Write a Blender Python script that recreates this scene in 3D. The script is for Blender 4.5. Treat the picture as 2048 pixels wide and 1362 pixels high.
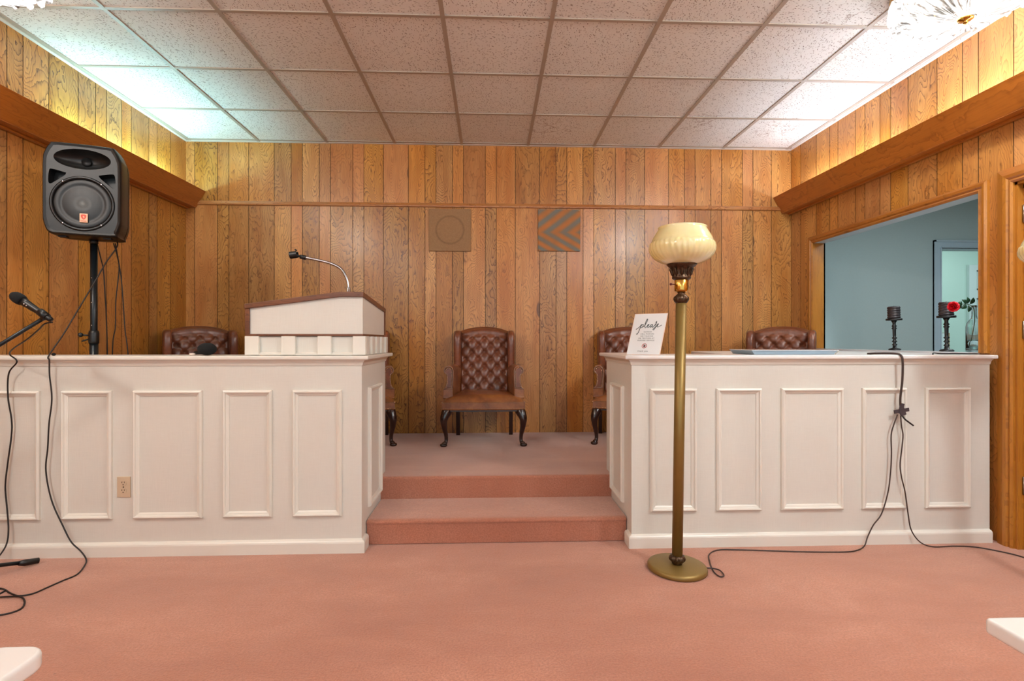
import bpy, bmesh, math, random
from math import sin, cos, pi, radians
from mathutils import Vector, Matrix, Euler
random.seed(7)
for o in list(bpy.data.objects): bpy.data.objects.remove(o, do_unlink=True)
scn = bpy.context.scene
COL = scn.collection

# ------------------------------------------------------------------ camera, world, exposure
CAM_H = 1.117
cam_data = bpy.data.cameras.new('camera'); cam = bpy.data.objects.new('camera', cam_data); COL.objects.link(cam)
cam_data.sensor_width = 36.0; cam_data.lens = 1025.0/2048*36
cam_data.clip_start = 0.02; cam_data.clip_end = 60
cam.location = (0, 0, CAM_H); cam.rotation_euler = (pi/2, 0, -0.040)
scn.camera = cam
world = bpy.data.worlds.new('world'); scn.world = world; world.use_nodes = True
world.node_tree.nodes['Background'].inputs[0].default_value = (0.75, 0.92, 1.0, 1)
world.node_tree.nodes['Background'].inputs[1].default_value = 0.86
scn.view_settings.view_transform = 'Standard'; scn.view_settings.look = 'None'
scn.view_settings.gamma = 1; scn.view_settings.use_curve_mapping = False
scn.view_settings.exposure = 0.84

def light(name, kind, loc, energy, color, size=0.2, rot=None, sy=None):
    d = bpy.data.lights.new(name, kind); d.energy = energy; d.color = color
    if kind == 'AREA':
        d.size = size
        if sy: d.shape = 'RECTANGLE'; d.size_y = sy
    elif kind == 'POINT': d.shadow_soft_size = size
    o = bpy.data.objects.new(name, d); o.location = loc
    if rot: o.rotation_euler = rot
    COL.objects.link(o); return o
# rooms beyond the opening: unseen area lights added to brighten them
light('side_room_fill', 'AREA', (3.9, 2.9, 2.50), 16, (0.82, 0.95, 1.0), 0.9)
light('rear_room_fill', 'AREA', (5.5, 5.5, 2.50), 6.5, (0.86, 1.0, 0.98), 0.7)

# ------------------------------------------------------------------ measures (metres, floor = 0)
XL, XR, YB, ZC = -2.732, 2.808, 4.70, 2.905
PZ, YP, SZ, YS = 0.274, 3.20, 0.137, 2.82     # platform height / edge, step height / edge
YF = -2.6
CLR, CRL = -0.685, 0.755                      # inner faces of the two counters
YC, CT = 2.738, 1.037                         # counter front, counter top

# ------------------------------------------------------------------ helpers
def lin(h):
    if isinstance(h, str):
        h = h.lstrip('#'); r = [int(h[i:i+2], 16)/255 for i in (0, 2, 4)]
    else: r = [v/255 for v in h]
    return tuple((v/12.92 if v <= .04045 else ((v+.055)/1.055)**2.4) for v in r) + (1,)

class MB:
    def __init__(s): s.v = []; s.f = []; s.m = []; s.sm = []
    def add(s, vs, fs, mi=0, smooth=False):
        b = len(s.v); s.v += [tuple(v) for v in vs]
        for f in fs: s.f.append([b+i for i in f]); s.m.append(mi); s.sm.append(smooth)
        return s
    def box(s, x0, x1, y0, y1, z0, z1, mi=0, M=None):
        vs = [(x, y, z) for z in (z0, z1) for y in (y0, y1) for x in (x0, x1)]
        if M is not None: vs = [tuple(M @ Vector(v)) for v in vs]
        return s.add(vs, [(0,2,3,1),(4,5,7,6),(0,1,5,4),(2,6,7,3),(0,4,6,2),(1,3,7,5)], mi)
    def prism(s, poly, axis, a, b, mi=0, smooth=False, M=None):
        # poly: 2D points; axis: extrude axis; x->(y,z) y->(x,z) z->(x,y)
        def p(u, v, w):
            return {'x': (w, u, v), 'y': (u, w, v), 'z': (u, v, w)}[axis]
        n = len(poly)
        vs = [p(u, v, a) for u, v in poly] + [p(u, v, b) for u, v in poly]
        if M is not None: vs = [tuple(M @ Vector(v)) for v in vs]
        s.add(vs, [list(range(n))[::-1], list(range(n, 2*n))], mi, False)
        b0 = len(s.v)-2*n
        for i in range(n):
            j = (i+1) % n; s.f.append([b0+i, b0+j, b0+n+j, b0+n+i]); s.m.append(mi); s.sm.append(smooth)
        return s
    def rings(s, rings, closed=True, caps=True, mi=0, smooth=True):
        n = len(rings[0]); vs = [v for r in rings for v in r]; fs = []
        for k in range(len(rings)-1):
            for i in range(n if closed else n-1):
                j = (i+1) % n
                fs.append((k*n+i, k*n+j, (k+1)*n+j, (k+1)*n+i))
        s.add(vs, fs, mi, smooth)
        if caps:
            b = len(s.v)-len(vs)
            s.f += [[b+i for i in range(n)][::-1], [b+(len(rings)-1)*n+i for i in range(n)]]; s.m += [mi, mi]; s.sm += [False, False]
        return s
    def lathe(s, prof, seg=32, c=(0, 0, 0), mi=0, M=None, caps=True, smooth=True, flute=None):
        R = []
        for pr_ in prof:
            r, z = pr_[0], pr_[1]
            ring = []
            for i in range(seg):
                a = 2*pi*i/seg; rr = r
                if flute: rr = r*(1+flute(a, r, z))
                v = Vector((rr*cos(a), rr*sin(a), z))
                if M is not None: v = M @ v
                ring.append((v.x+c[0], v.y+c[1], v.z+c[2]))
            R.append(ring)
        return s.rings(R, True, caps, mi, smooth)
    def tube(s, pts, r, seg=8, mi=0, flat=1.0):
        pts = [Vector(p) for p in pts]; R = []; up = None
        for i, p in enumerate(pts):
            t = (pts[min(i+1, len(pts)-1)] - pts[max(i-1, 0)])
            if t.length < 1e-9: t = Vector((0, 0, 1))
            t.normalize()
            if up is None:
                up = Vector((0, 0, 1)) if abs(t.z) < .9 else Vector((1, 0, 0))
            up = (up - t*up.dot(t)); up.normalize(); w = t.cross(up)
            rr = r[i] if isinstance(r, (list, tuple)) else r
            R.append([tuple(p + (up*cos(2*pi*k/seg) + w*sin(2*pi*k/seg)*flat)*rr) for k in range(seg)])
        return s.rings(R, True, True, mi, True)
    def sphere(s, c, r, seg=16, rg=10, mi=0, sc=(1, 1, 1)):
        R = []
        for k in range(rg+1):
            a = pi*k/rg; rr = max(sin(a), .001)
            R.append([(c[0]+r*rr*cos(2*pi*i/seg)*sc[0], c[1]+r*rr*sin(2*pi*i/seg)*sc[1], c[2]-r*cos(a)*sc[2]) for i in range(seg)])
        return s.rings(R, True, True, mi, True)
    def build(s, name, mats, parent=None, bevel=0, bseg=2, subsurf=0, auto=True, loc=None, rot=None):
        me = bpy.data.meshes.new(name); me.from_pydata(s.v, [], s.f); me.update()
        mats = mats if isinstance(mats, (list, tuple)) else [mats]
        for m in mats: me.materials.append(m)
        for i, p in enumerate(me.polygons): p.material_index = s.m[i]; p.use_smooth = s.sm[i]
        bm = bmesh.new(); bm.from_mesh(me); bmesh.ops.recalc_face_normals(bm, faces=bm.faces); bm.to_mesh(me); bm.free()
        o = bpy.data.objects.new(name, me); COL.objects.link(o)
        if parent is not None: o.parent = parent
        if loc: o.location = loc
        if rot: o.rotation_euler = rot
        if bevel:
            md = o.modifiers.new('bevel', 'BEVEL'); md.width = bevel; md.segments = bseg; md.limit_method = 'ANGLE'; md.angle_limit = radians(35)
            md.harden_normals = False
            for p in me.polygons: p.use_smooth = True
            w = o.modifiers.new('wn', 'WEIGHTED_NORMAL'); w.keep_sharp = False
        if subsurf:
            md = o.modifiers.new('sub', 'SUBSURF'); md.levels = subsurf; md.render_levels = subsurf
        return o

def tag(o, label=None, cat=None, group=None, kind=None):
    if label: o['label'] = label
    if cat: o['category'] = cat
    if group: o['group'] = group
    if kind: o['kind'] = kind
    return o
def struct(o): o['kind'] = 'structure'; return o
def thing(name, label, cat, loc=(0, 0, 0), rz=0, group=None):
    o = bpy.data.objects.new(name, None); COL.objects.link(o); o.empty_display_size = .1
    o.location = loc; o.rotation_euler = (0, 0, rz)
    return tag(o, label, cat, group)
def copy_tree(o, parent=None):
    c = o.copy(); COL.objects.link(c)
    if parent is not None: c.parent = parent
    for ch in list(o.children): copy_tree(ch, c)
    return c
def smooth_path(pts, n=6):
    P = [Vector(p) for p in pts]; out = []
    for i in range(len(P)-1):
        p0 = P[max(i-1, 0)]; p1 = P[i]; p2 = P[i+1]; p3 = P[min(i+2, len(P)-1)]
        for k in range(n):
            t = k/n
            out.append(.5*((2*p1)+(-p0+p2)*t+(2*p0-5*p1+4*p2-p3)*t*t+(-p0+3*p1-3*p2+p3)*t**3))
    out.append(P[-1]); return out

# ------------------------------------------------------------------ materials
class NT:
    def __init__(s, name):
        s.m = bpy.data.materials.new(name); s.m.use_nodes = True; s.t = s.m.node_tree; s.n = s.t.nodes
        s.b = s.n['Principled BSDF']; s.out = s.n['Material Output']
    def new(s, ty, **kw):
        n = s.n.new(ty)
        for k, v in kw.items(): setattr(n, k, v)
        return n
    def link(s, a, b): s.t.links.new(a, b)
    def val(s, x, sock):
        if hasattr(x, 'is_linked') or hasattr(x, 'links'): s.link(x, sock)
        else: sock.default_value = x
    def math(s, op, a, b=None, c=None, clamp=False):
        n = s.new('ShaderNodeMath', operation=op); n.use_clamp = clamp; s.val(a, n.inputs[0])
        if b is not None: s.val(b, n.inputs[1])
        if c is not None: s.val(c, n.inputs[2])
        return n.outputs[0]
    def mix(s, f, a, b, bt='MIX'):
        n = s.new('ShaderNodeMix', data_type='RGBA', blend_type=bt); s.val(f, n.inputs[0]); s.val(a, n.inputs[6]); s.val(b, n.inputs[7]); return n.outputs[2]
    def noise(s, vec, scale, detail=2, rough=.5, dist=0):
        n = s.new('ShaderNodeTexNoise'); n.inputs['Scale'].default_value = scale; n.inputs['Detail'].default_value = detail
        n.inputs['Roughness'].default_value = rough; n.inputs['Distortion'].default_value = dist; s.link(vec, n.inputs['Vector']); return n.outputs[0]
    def ramp(s, f, stops):
        n = s.new('ShaderNodeValToRGB'); cr = n.color_ramp
        while len(cr.elements) < len(stops): cr.elements.new(.5)
        for e, (p, c) in zip(cr.elements, stops): e.position = p; e.color = c
        s.link(f, n.inputs[0]); return n.outputs[0]
    def mapr(s, f, a, b, c, d):
        n = s.new('ShaderNodeMapRange'); s.link(f, n.inputs[0])
        for i, v in enumerate((a, b, c, d)): n.inputs[1+i].default_value = v
        return n.outputs[0]
    def obj(s): return s.new('ShaderNodeTexCoord').outputs['Object']
    def sep(s, v): n = s.new('ShaderNodeSeparateXYZ'); s.link(v, n.inputs[0]); return n.outputs
    def comb(s, x, y, z):
        n = s.new('ShaderNodeCombineXYZ')
        for i, q in enumerate((x, y, z)): s.val(q, n.inputs[i])
        return n.outputs[0]
    def bump(s, h, strength, dist=.002):
        n = s.new('ShaderNodeBump'); n.inputs['Strength'].default_value = strength; n.inputs['Distance'].default_value = dist
        s.link(h, n.inputs['Height']); s.link(n.outputs[0], s.b.inputs['Normal'])
    def set(s, col=None, rough=None, metal=None, coat=None, spec=None, **kw):
        if col is not None: s.val(col, s.b.inputs['Base Color'])
        if rough is not None: s.val(rough, s.b.inputs['Roughness'])
        if metal is not None: s.b.inputs['Metallic'].default_value = metal
        if coat is not None: s.b.inputs['Coat Weight'].default_value = coat; s.b.inputs['Coat Roughness'].default_value = .22
        if spec is not None: s.b.inputs['Specular IOR Level'].default_value = spec
        for k, v in kw.items(): s.b.inputs[k].default_value = v
        return s.m

def m_plain(name, col, rough=.5, metal=0, coat=0, noise=0.0, nscale=30, bump=0, **kw):
    t = NT(name); c = lin(col)
    if noise or bump:
        n = t.noise(t.obj(), nscale, 3)
        cc = t.mix(t.mapr(n, .3, .7, 0, noise), c, (c[0]*.55, c[1]*.52, c[2]*.5, 1))
        t.set(cc, rough, metal, coat)
        if bump: t.bump(n, bump, .001)
    else: t.set(c, rough, metal, coat)
    for k, v in kw.items(): t.b.inputs[k].default_value = v
    return t.m

def m_wood(name, light_c, mid_c, dark_c, vert='Z', plank=False, freq=17, sx=6.0, sz=1.9, contrast=1.0, rough=.38, coat=.25, seed=0.0, tint=.16):
    """figured veneer: contour lines of a stretched noise give the cathedral grain"""
    t = NT(name); P = t.sep(t.obj())
    if vert == 'Z': h = t.math('ADD', P[0], P[1]); v = P[2]
    elif vert == 'Y': h = t.math('ADD', P[0], P[2]); v = P[1]
    else: h = t.math('ADD', P[1], P[2]); v = P[0]
    if plank:
        at = t.new('ShaderNodeAttribute'); at.attribute_name = 'plank'; r = t.sep(at.outputs['Vector'])
        r0, r1, r2 = r[0], r[1], r[2]
    else:
        r0 = r1 = r2 = .5
    off = t.math('MULTIPLY', r0, 37.0) if plank else seed
    vec = t.comb(t.math('MULTIPLY', h, sx), t.math('MULTIPLY', v, sz), off)
    n1 = t.noise(vec, 1.0, 1.0, .45, .35)
    vec2 = t.comb(t.math('MULTIPLY', h, 34), t.math('MULTIPLY', v, 15), off)
    n2 = t.noise(vec2, 1.0, 2.0)
    fr = t.math('MULTIPLY_ADD', r1, freq*1.3, freq*1.05) if plank else float(freq)
    ph = t.math('ADD', t.math('MULTIPLY', n1, fr), t.math('MULTIPLY', n2, 1.9))
    saw = t.math('FRACT', ph)
    line = t.math('ADD', t.math('MULTIPLY', t.math('POWER', saw, 6.0), .98), t.math('MULTIPLY', saw, .22))                       # soft ramp up, sharp fall: growth rings
    vec3 = t.comb(t.math('MULTIPLY', h, 260), t.math('MULTIPLY', v, 7), off)
    fib = t.noise(vec3, 1.0, 2.0)
    vec4 = t.comb(t.math('MULTIPLY', h, 9), t.math('MULTIPLY', v, 1.6), off)
    blot = t.noise(vec4, 1.0, 2.0)
    base = t.mix(t.mapr(blot, .3, .7, 0, 1), lin(light_c), lin(mid_c))
    lf = t.math('MULTIPLY', line, t.mapr(fib, .2, .75, 0.55*contrast, 1.0*contrast))
    if plank: lf = t.math('MULTIPLY', lf, t.math('MULTIPLY_ADD', r2, .7, .5))
    col = t.mix(lf, base, lin(dark_c))
    col = t.mix(t.mapr(fib, .48, .8, 0, .36), col, lin(dark_c))
    vk = t.noise(t.comb(t.math('MULTIPLY', h, 11), t.math('MULTIPLY', v, 3.2), t.math('ADD', off, 3.3) if plank else seed+3.3), 1.0, 0)
    col = t.mix(t.mapr(vk, .86, .90, 0, .7), col, lin((60, 30, 12)))      # small knots
    if plank:
        hs = t.new('ShaderNodeHueSaturation'); t.link(col, hs.inputs['Color'])
        t.link(t.math('MULTIPLY_ADD', r2, .010, .495), hs.inputs['Hue'])
        t.link(t.math('MULTIPLY_ADD', r0, .10, .93), hs.inputs['Saturation'])
        t.link(t.math('MULTIPLY_ADD', r1, tint*2.4, 1-tint*1.2), hs.inputs['Value'])
        col = hs.outputs[0]
    t.set(col, rough, 0, coat)
    t.bump(t.math('ADD', fib, line), .10, .001)
    return t.m

M = {}
M['panel'] = m_wood('oak_panelling', (208, 147, 72), (186, 118, 44), (98, 50, 16), plank=True)
M['groove'] = m_plain('panel_groove', (62, 34, 16), .7)
M['rail'] = m_wood('oak_rail', (200, 140, 84), (184, 116, 62), (126, 72, 34), vert='X', sx=14, sz=1.4, freq=16)
M['beam'] = m_wood('birch_beam', (188, 112, 42), (172, 98, 32), (122, 62, 18), vert='Y', sx=7, sz=1.0, freq=15, contrast=.55, rough=.33, coat=.35)
M['casing'] = m_wood('casing_wood', (188, 124, 42), (170, 104, 30), (124, 70, 20), vert='Z', sx=26, sz=.6, freq=12, contrast=.5)
M['casing_h'] = m_wood('casing_wood_across', (184, 118, 46), (166, 98, 34), (116, 64, 20), vert='Y', sx=26, sz=.6, freq=12, contrast=.5)
M['walnut'] = m_wood('walnut_trim', (126, 74, 40), (108, 60, 32), (66, 34, 18), vert='X', sx=30, sz=2, freq=10, rough=.4)
M['brown_fabric'] = None

def m_carpet():
    t = NT('rose_carpet'); P = t.obj()
    Pq = t.sep(P); big = t.noise(t.comb(t.math('MULTIPLY', Pq[0], 1.1), t.math('MULTIPLY', Pq[1], 3.4), 0), 1, 4, .6, .5); mid = t.noise(P, 9, 3, .6); fine = t.noise(P, 120, 3, .85)
    c = t.mix(t.mapr(big, .3, .72, 0, 1), lin((206, 144, 120)), lin((168, 106, 86)))
    c = t.mix(t.mapr(mid, .38, .7, 0, .5), c, lin((184, 116, 88)))
    c = t.mix(t.mapr(fine, .36, .64, 0, .75), c, lin((150, 96, 74)))
    v = t.new('ShaderNodeTexVoronoi'); v.inputs['Scale'].default_value = 6.3; v.inputs['Randomness'].default_value = 1; t.link(P, v.inputs['Vector'])
    sp = t.mapr(v.outputs['Distance'], .025, .045, 1, 0)
    rs = t.sep(v.outputs['Color'])[0]
    zs = t.sep(P); near = t.mapr(zs[1], 2.05, 1.85, 0, 1)
    sp = t.math('MULTIPLY', t.math('MULTIPLY', sp, t.math('GREATER_THAN', rs, .66)), near)
    c = t.mix(t.math('MULTIPLY', sp, .75), c, lin((84, 60, 52)))          # small dropped stains
    t.set(c, .95, spec=.15); t.b.inputs['Sheen Weight'].default_value = .8; t.b.inputs['Sheen Roughness'].default_value = .45; t.b.inputs['Sheen Tint'].default_value = (1, .86, .78, 1)
    t.bump(t.math('ADD', fine, t.math('MULTIPLY', mid, .6)), .55, .004)
    return t.m
M['carpet'] = m_carpet()

def m_paint(name, col, linen=True, rough=.42):
    t = NT(name); P = t.sep(t.obj())
    a = t.noise(t.comb(t.math('MULTIPLY', P[0], 14), t.math('MULTIPLY', P[1], 14), t.math('MULTIPLY', P[2], 260)), 1, 2)
    b = t.noise(t.comb(t.math('MULTIPLY', P[0], 240), t.math('MULTIPLY', P[1], 240), t.math('MULTIPLY', P[2], 12)), 1, 2)
    c = lin(col); h = t.math('ADD', a, b)
    cc = t.mix(t.mapr(h, .7, 1.35, 0, .14 if linen else .03), c, (c[0]*.7, c[1]*.68, c[2]*.66, 1))
    sm = t.noise(t.obj(), 3.2, 3)
    cc = t.mix(t.mapr(sm, .5, .8, 0, .10), cc, lin((190, 170, 150)))
    t.set(cc, rough); t.bump(h, .22 if linen else .02, .0015); return t.m
M['white'] = m_paint('white_linen_paint', (220, 217, 208))
M['white_trim'] = m_paint('white_trim_paint', (228, 224, 214), False, .32)

def m_tile():
    t = NT('fissured_ceiling_tile'); at = t.new('ShaderNodeAttribute'); at.attribute_name = 'plank'; r = t.sep(at.outputs['Vector'])
    P = t.sep(t.obj()); x, y = P[0], P[1]
    mixv = lambda a, b: t.math('ADD', t.math('MULTIPLY', a, t.math('SUBTRACT', 1, r[0])), t.math('MULTIPLY', b, r[0]))
    u = mixv(x, y); v = mixv(y, x)
    wob = t.noise(t.obj(), 24, 2)
    vec = t.comb(t.math('ADD', t.math('MULTIPLY', u, 56), t.math('MULTIPLY', wob, 2.0)), t.math('ADD', t.math('MULTIPLY', v, 150), t.math('MULTIPLY', wob, 5.0)), t.math('MULTIPLY', r[1], 9))
    n = t.new('ShaderNodeTexVoronoi'); n.inputs['Scale'].default_value = 1; t.link(vec, n.inputs['Vector'])
    d = t.mapr(n.outputs['Distance'], .20, .34, 1, 0)
    d = t.math('MULTIPLY', d, t.math('GREATER_THAN', t.sep(n.outputs['Color'])[0], .30))
    pin = t.new('ShaderNodeTexVoronoi'); pin.inputs['Scale'].default_value = 210; t.link(t.obj(), pin.inputs['Vector'])
    d2 = t.mapr(pin.outputs['Distance'], .12, .25, .30, 0)
    c = t.mix(r[2], lin((242, 243, 240)), lin((234, 234, 230)))
    dd = t.math('MAXIMUM', d, d2)
    c = t.mix(t.math('MULTIPLY', dd, .85), c, lin((104, 80, 66)))
    # old water rings on four tiles by the back wall
    w = t.noise(t.obj(), 5.5, 4, .6); ring = t.math('SUBTRACT', 1, t.math('MULTIPLY', t.math('ABSOLUTE', t.math('SUBTRACT', w, .5)), 60), clamp=True)
    msk = None
    for (sx, sy, rr) in ((.50, 4.32, .24), (1.72, 4.15, .2), (2.42, 4.25, .22), (1.95, 2.75, .15)):
        dx = t.math('SUBTRACT', x, sx); dy = t.math('SUBTRACT', y, sy)
        dist = t.math('SQRT', t.math('ADD', t.math('MULTIPLY', dx, dx), t.math('MULTIPLY', dy, dy)))
        k = t.mapr(dist, rr*.7, rr, 1, 0); msk = k if msk is None else t.math('MAXIMUM', msk, k)
    c = t.mix(t.math('MULTIPLY', t.math('MULTIPLY', ring, msk), .6), c, lin((128, 92, 66)))
    t.set(c, .9, spec=.2); t.bump(t.math('SUBTRACT', 1, dd), .5, .002); return t.m
M['tile'] = m_tile()
M['tbar'] = m_plain('aged_white_ceiling_grid', (176, 164, 150), .45)
M['tbar_white'] = m_plain('white_wall_angle', (226, 220, 212), .4)
M['blue_wall'] = m_plain('pale_blue_grey_wall', (196, 212, 212), .8, noise=.05, nscale=60)
M['blue_trim'] = m_plain('pale_blue_trim', (196, 214, 226), .5)
M['mint_wall'] = m_plain('pale_mint_wall', (200, 228, 218), .8)
M['door_white'] = m_plain('white_door_paint', (212, 226, 226), .5)
M['grey_floor'] = m_plain('side_room_carpet', (170, 150, 138), .95, noise=.3, nscale=90)

def m_leather():
    t = NT('tufted_brown_leather'); P = t.obj()
    a = t.noise(P, 7, 3, .6); b = t.noise(P, 38, 3, .65); g = t.noise(P, 420, 2)
    c = t.mix(t.mapr(a, .35, .68, 0, 1), lin((134, 76, 48)), lin((98, 50, 35)))
    c = t.mix(t.mapr(b, .45, .75, 0, .45), c, lin((62, 28, 18)))
    c = t.mix(t.mapr(a, .56, .74, 0, .35), c, lin((150, 96, 52)))
    t.set(c, .34, coat=.15); t.b.inputs['Specular IOR Level'].default_value = .6
    t.bump(t.math('ADD', g, t.math('MULTIPLY', b, 1.2)), .18, .0015); return t.m
M['leather'] = m_leather()
def m_leather2():
    t = NT('worn_tan_leather'); P = t.obj()
    a = t.noise(P, 9, 4, .6, .3); g = t.noise(P, 420, 2)
    c = t.mix(t.mapr(a, .35, .68, 0, 1), lin((158, 98, 52)), lin((108, 58, 32)))
    c = t.mix(t.mapr(a, .62, .76, 0, .6), c, lin((178, 134, 84)))
    t.set(c, .30, coat=.25); t.bump(g, .15, .0015); return t.m
M['leather_seat'] = m_leather2()
M['piping'] = m_plain('pale_leather_piping', (150, 112, 92), .4)
M['mahogany'] = m_plain('dark_mahogany', (46, 26, 22), .22, coat=.6)
M['nail'] = m_plain('brass_nailheads', (232, 200, 158), .22, metal=.85)
M['button'] = m_plain('leather_buttons', (92, 50, 34), .25, coat=.4)
M['brass'] = m_plain('satin_brass_paint', (140, 114, 60), .42, metal=.5, noise=.12, nscale=25)
M['brass_hi'] = m_plain('polished_brass', (206, 160, 78), .2, metal=1)
M['bronze'] = m_plain('antique_bronze', (96, 74, 56), .38, metal=.8, noise=.9, nscale=160, bump=.6)
M['red_knob'] = m_plain('dark_red_switch_knob', (96, 18, 22), .3)
M['black'] = m_plain('black_plastic', (17, 16, 16), .38, noise=.2, nscale=300, bump=.15)
M['black_tex'] = m_plain('textured_black_cabinet', (15, 13, 12), .40, noise=.3, nscale=500, bump=.35)
M['black_deep'] = m_plain('black_recess', (8, 8, 9), .5)
M['black_metal'] = m_plain('black_painted_steel', (24, 30, 34), .3, metal=.3)
M['chrome'] = m_plain('brushed_chrome', (190, 190, 192), .25, metal=1)
M['foam'] = m_plain('black_foam', (14, 15, 16), .95, noise=.5, nscale=400, bump=.8)
M['cable'] = m_plain('black_cable', (24, 16, 14), .5)
M['brown_cable'] = m_plain('dark_brown_cable', (58, 40, 34), .5)
M['tape'] = m_plain('dark_cloth_tape', (66, 54, 58), .7)
M['outlet'] = m_plain('almond_plastic', (206, 184, 156), .35)
M['slot'] = m_plain('outlet_slot', (60, 36, 22), .6)
M['ceramic_base'] = m_plain('metal_base', (170, 168, 160), .3)
M['paper'] = m_plain('white_sign_sheet', (232, 232, 232), .35, coat=.6)
M['acrylic_edge'] = m_plain('clear_acrylic_edge', (236, 214, 200), .15)
M['ink'] = m_plain('black_ink', (60, 70, 68), .6)
M['red_ink'] = m_plain('red_ink', (190, 60, 50), .6)
M['tray'] = m_plain('grey_blue_tray', (150, 170, 186), .35)
M['desk'] = m_plain('glossy_white_desk', (226, 228, 232), .12, coat=.6)
M['rose'] = m_plain('red_petal', (214, 14, 34), .5)
M['leaf'] = m_plain('dark_green_leaf', (24, 62, 34), .4)
M['stem'] = m_plain('green_stem', (70, 92, 50), .5)
M['silver'] = m_plain('steel_hinge', (170, 160, 150), .3, metal=1)
M['badge'] = m_plain('cream_badge', (226, 176, 140), .35)
M['badge_red'] = m_plain('red_emblem', (206, 62, 30), .4)
M['gold_wood'] = m_plain('tan_wood', (150, 124, 84), .5)

def m_glass(name, tint=(1, 1, 1, 1), rough=.02):
    t = NT(name); g = t.new('ShaderNodeBsdfGlass'); g.inputs['IOR'].default_value = 1.45; g.inputs['Color'].default_value = tint; g.inputs['Roughness'].default_value = rough
    t.link(g.outputs[0], t.out.inputs[0]); return t.m
M['glass'] = m_glass('clear_bottle_glass', (.93, .97, .97, 1))
M['water'] = m_glass('water', (.9, .97, .96, 1))
def m_shade():
    t = NT('cream_glass_shade'); P = t.obj(); n = t.noise(P, 6, 2)
    c = t.mix(t.mapr(n, .3, .7, 0, 1), lin((246, 228, 178)), lin((240, 212, 150)))
    t.set(c, .16, coat=.5); t.b.inputs['Subsurface Weight'].default_value = .35; t.b.inputs['Subsurface Radius'].default_value = (.05, .035, .015); t.b.inputs['Subsurface Scale'].default_value = .5
    return t.m
M['shade'] = m_shade()
def m_grille(name, moire):
    t = NT(name); P = t.sep(t.obj()); x, z = P[0], P[2]
    wv = t.math('MULTIPLY', t.math('SINE', t.math('MULTIPLY', x, 2600)), t.math('SINE', t.math('MULTIPLY', z, 2600)))
    c = t.mix(t.noise(t.obj(), 90, 3, .7), lin((178, 138, 98)), lin((140, 106, 74)))
    if moire:
        # woven cloth with broad slanting orange and blue-grey bands that meet in a chevron
        az = t.math('ABSOLUTE', t.math('SUBTRACT', z, -.02))
        up = t.math('GREATER_THAN', z, -.02)
        k = t.math('MULTIPLY_ADD', up, -.45, 1.75)
        s = t.math('ADD', t.math('MULTIPLY', x, -1.0), t.math('MULTIPLY', az, k))
        f = t.math('SINE', t.math('MULTIPLY', s, 40))
        edge = t.noise(t.obj(), 7, 2)
        c = t.mix(t.mapr(f, -.7, .9, 0, .82), lin((132, 122, 100)), lin((208, 122, 54)))
        c = t.mix(t.mapr(t.math('MULTIPLY', f, -1), .2, .9, 0, .55), c, lin((112, 128, 134)))
        c = t.mix(t.mapr(edge, .35, .7, 0, .5), c, lin((140, 104, 70)))
    else:
        r = t.math('SQRT', t.math('ADD', t.math('MULTIPLY', x, x), t.math('MULTIPLY', z, z)))
        q = t.math('SUBTRACT', 1, t.math('MULTIPLY', t.math('ABSOLUTE', t.math('SUBTRACT', r, .125)), 70), clamp=True)
        c = t.mix(t.math('MULTIPLY', q, .35), c, lin((70, 54, 44)))
    c = t.mix(t.mapr(wv, 0, 1, 0, .12), c, lin((70, 60, 50)))
    t.set(c, .9); t.bump(wv, .3, .001); return t.m
M['grille'] = m_grille('brown_grille_cloth', False); M['grille2'] = m_grille('banded_grille_cloth', True)
def m_emit(name, col, st):
    t = NT(name); e = t.new('ShaderNodeEmission'); e.inputs[0].default_value = tuple(col)+(1,); e.inputs[1].default_value = st
    t.link(e.outputs[0], t.out.inputs[0]); return t.m
M['tube_l'] = m_emit('greenish_fluorescent', (.38, .88, 1.0), 68)
M['tube_r'] = m_emit('cool_white_fluorescent', (.64, .82, 1.0), 44)
def m_crystal():
    t = NT('lit_crystal_glass'); g = t.new('ShaderNodeBsdfGlossy'); g.inputs['Roughness'].default_value = .08; g.inputs['Color'].default_value = (.30, .29, .29, 1)
    tr = t.new('ShaderNodeBsdfTransparent'); e = t.new('ShaderNodeEmission'); e.inputs[0].default_value = (1, .97, .93, 1); e.inputs[1].default_value = .85
    Q = t.sep(t.obj()); an = t.math('ARCTAN2', Q[1], Q[0]); n = t.noise(t.comb(t.math('MULTIPLY', an, 11), t.math('MULTIPLY', Q[2], 26), Q[0]), 1, 3, .6, .8); f = t.mapr(n, .38, .46, 1, 0)
    m1 = t.new('ShaderNodeMixShader'); t.link(f, m1.inputs[0]); t.link(e.outputs[0], m1.inputs[1]); t.link(g.outputs[0], m1.inputs[2])
    m2 = t.new('ShaderNodeMixShader'); m2.inputs[0].default_value = .28; t.link(m1.outputs[0], m2.inputs[1]); t.link(tr.outputs[0], m2.inputs[2])
    t.link(m2.outputs[0], t.out.inputs[0]); return t.m
M['crystal'] = m_crystal()
#@@PART2
# ------------------------------------------------------------------ the room shell
GW = [.2, .1, .175, .225, .15, .1, .15, .1]
def grooves(start, a, b, phase=0, step=1):
    g = []; x = start; i = phase
    while x < b:
        if x > a: g.append(x)
        x += GW[i % 8]; i += 1
    x = start; i = phase-1
    while x > a:
        x -= GW[i % 8]; i -= 1
        if a < x < b: g.append(x)
    return sorted(set(g))

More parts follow.
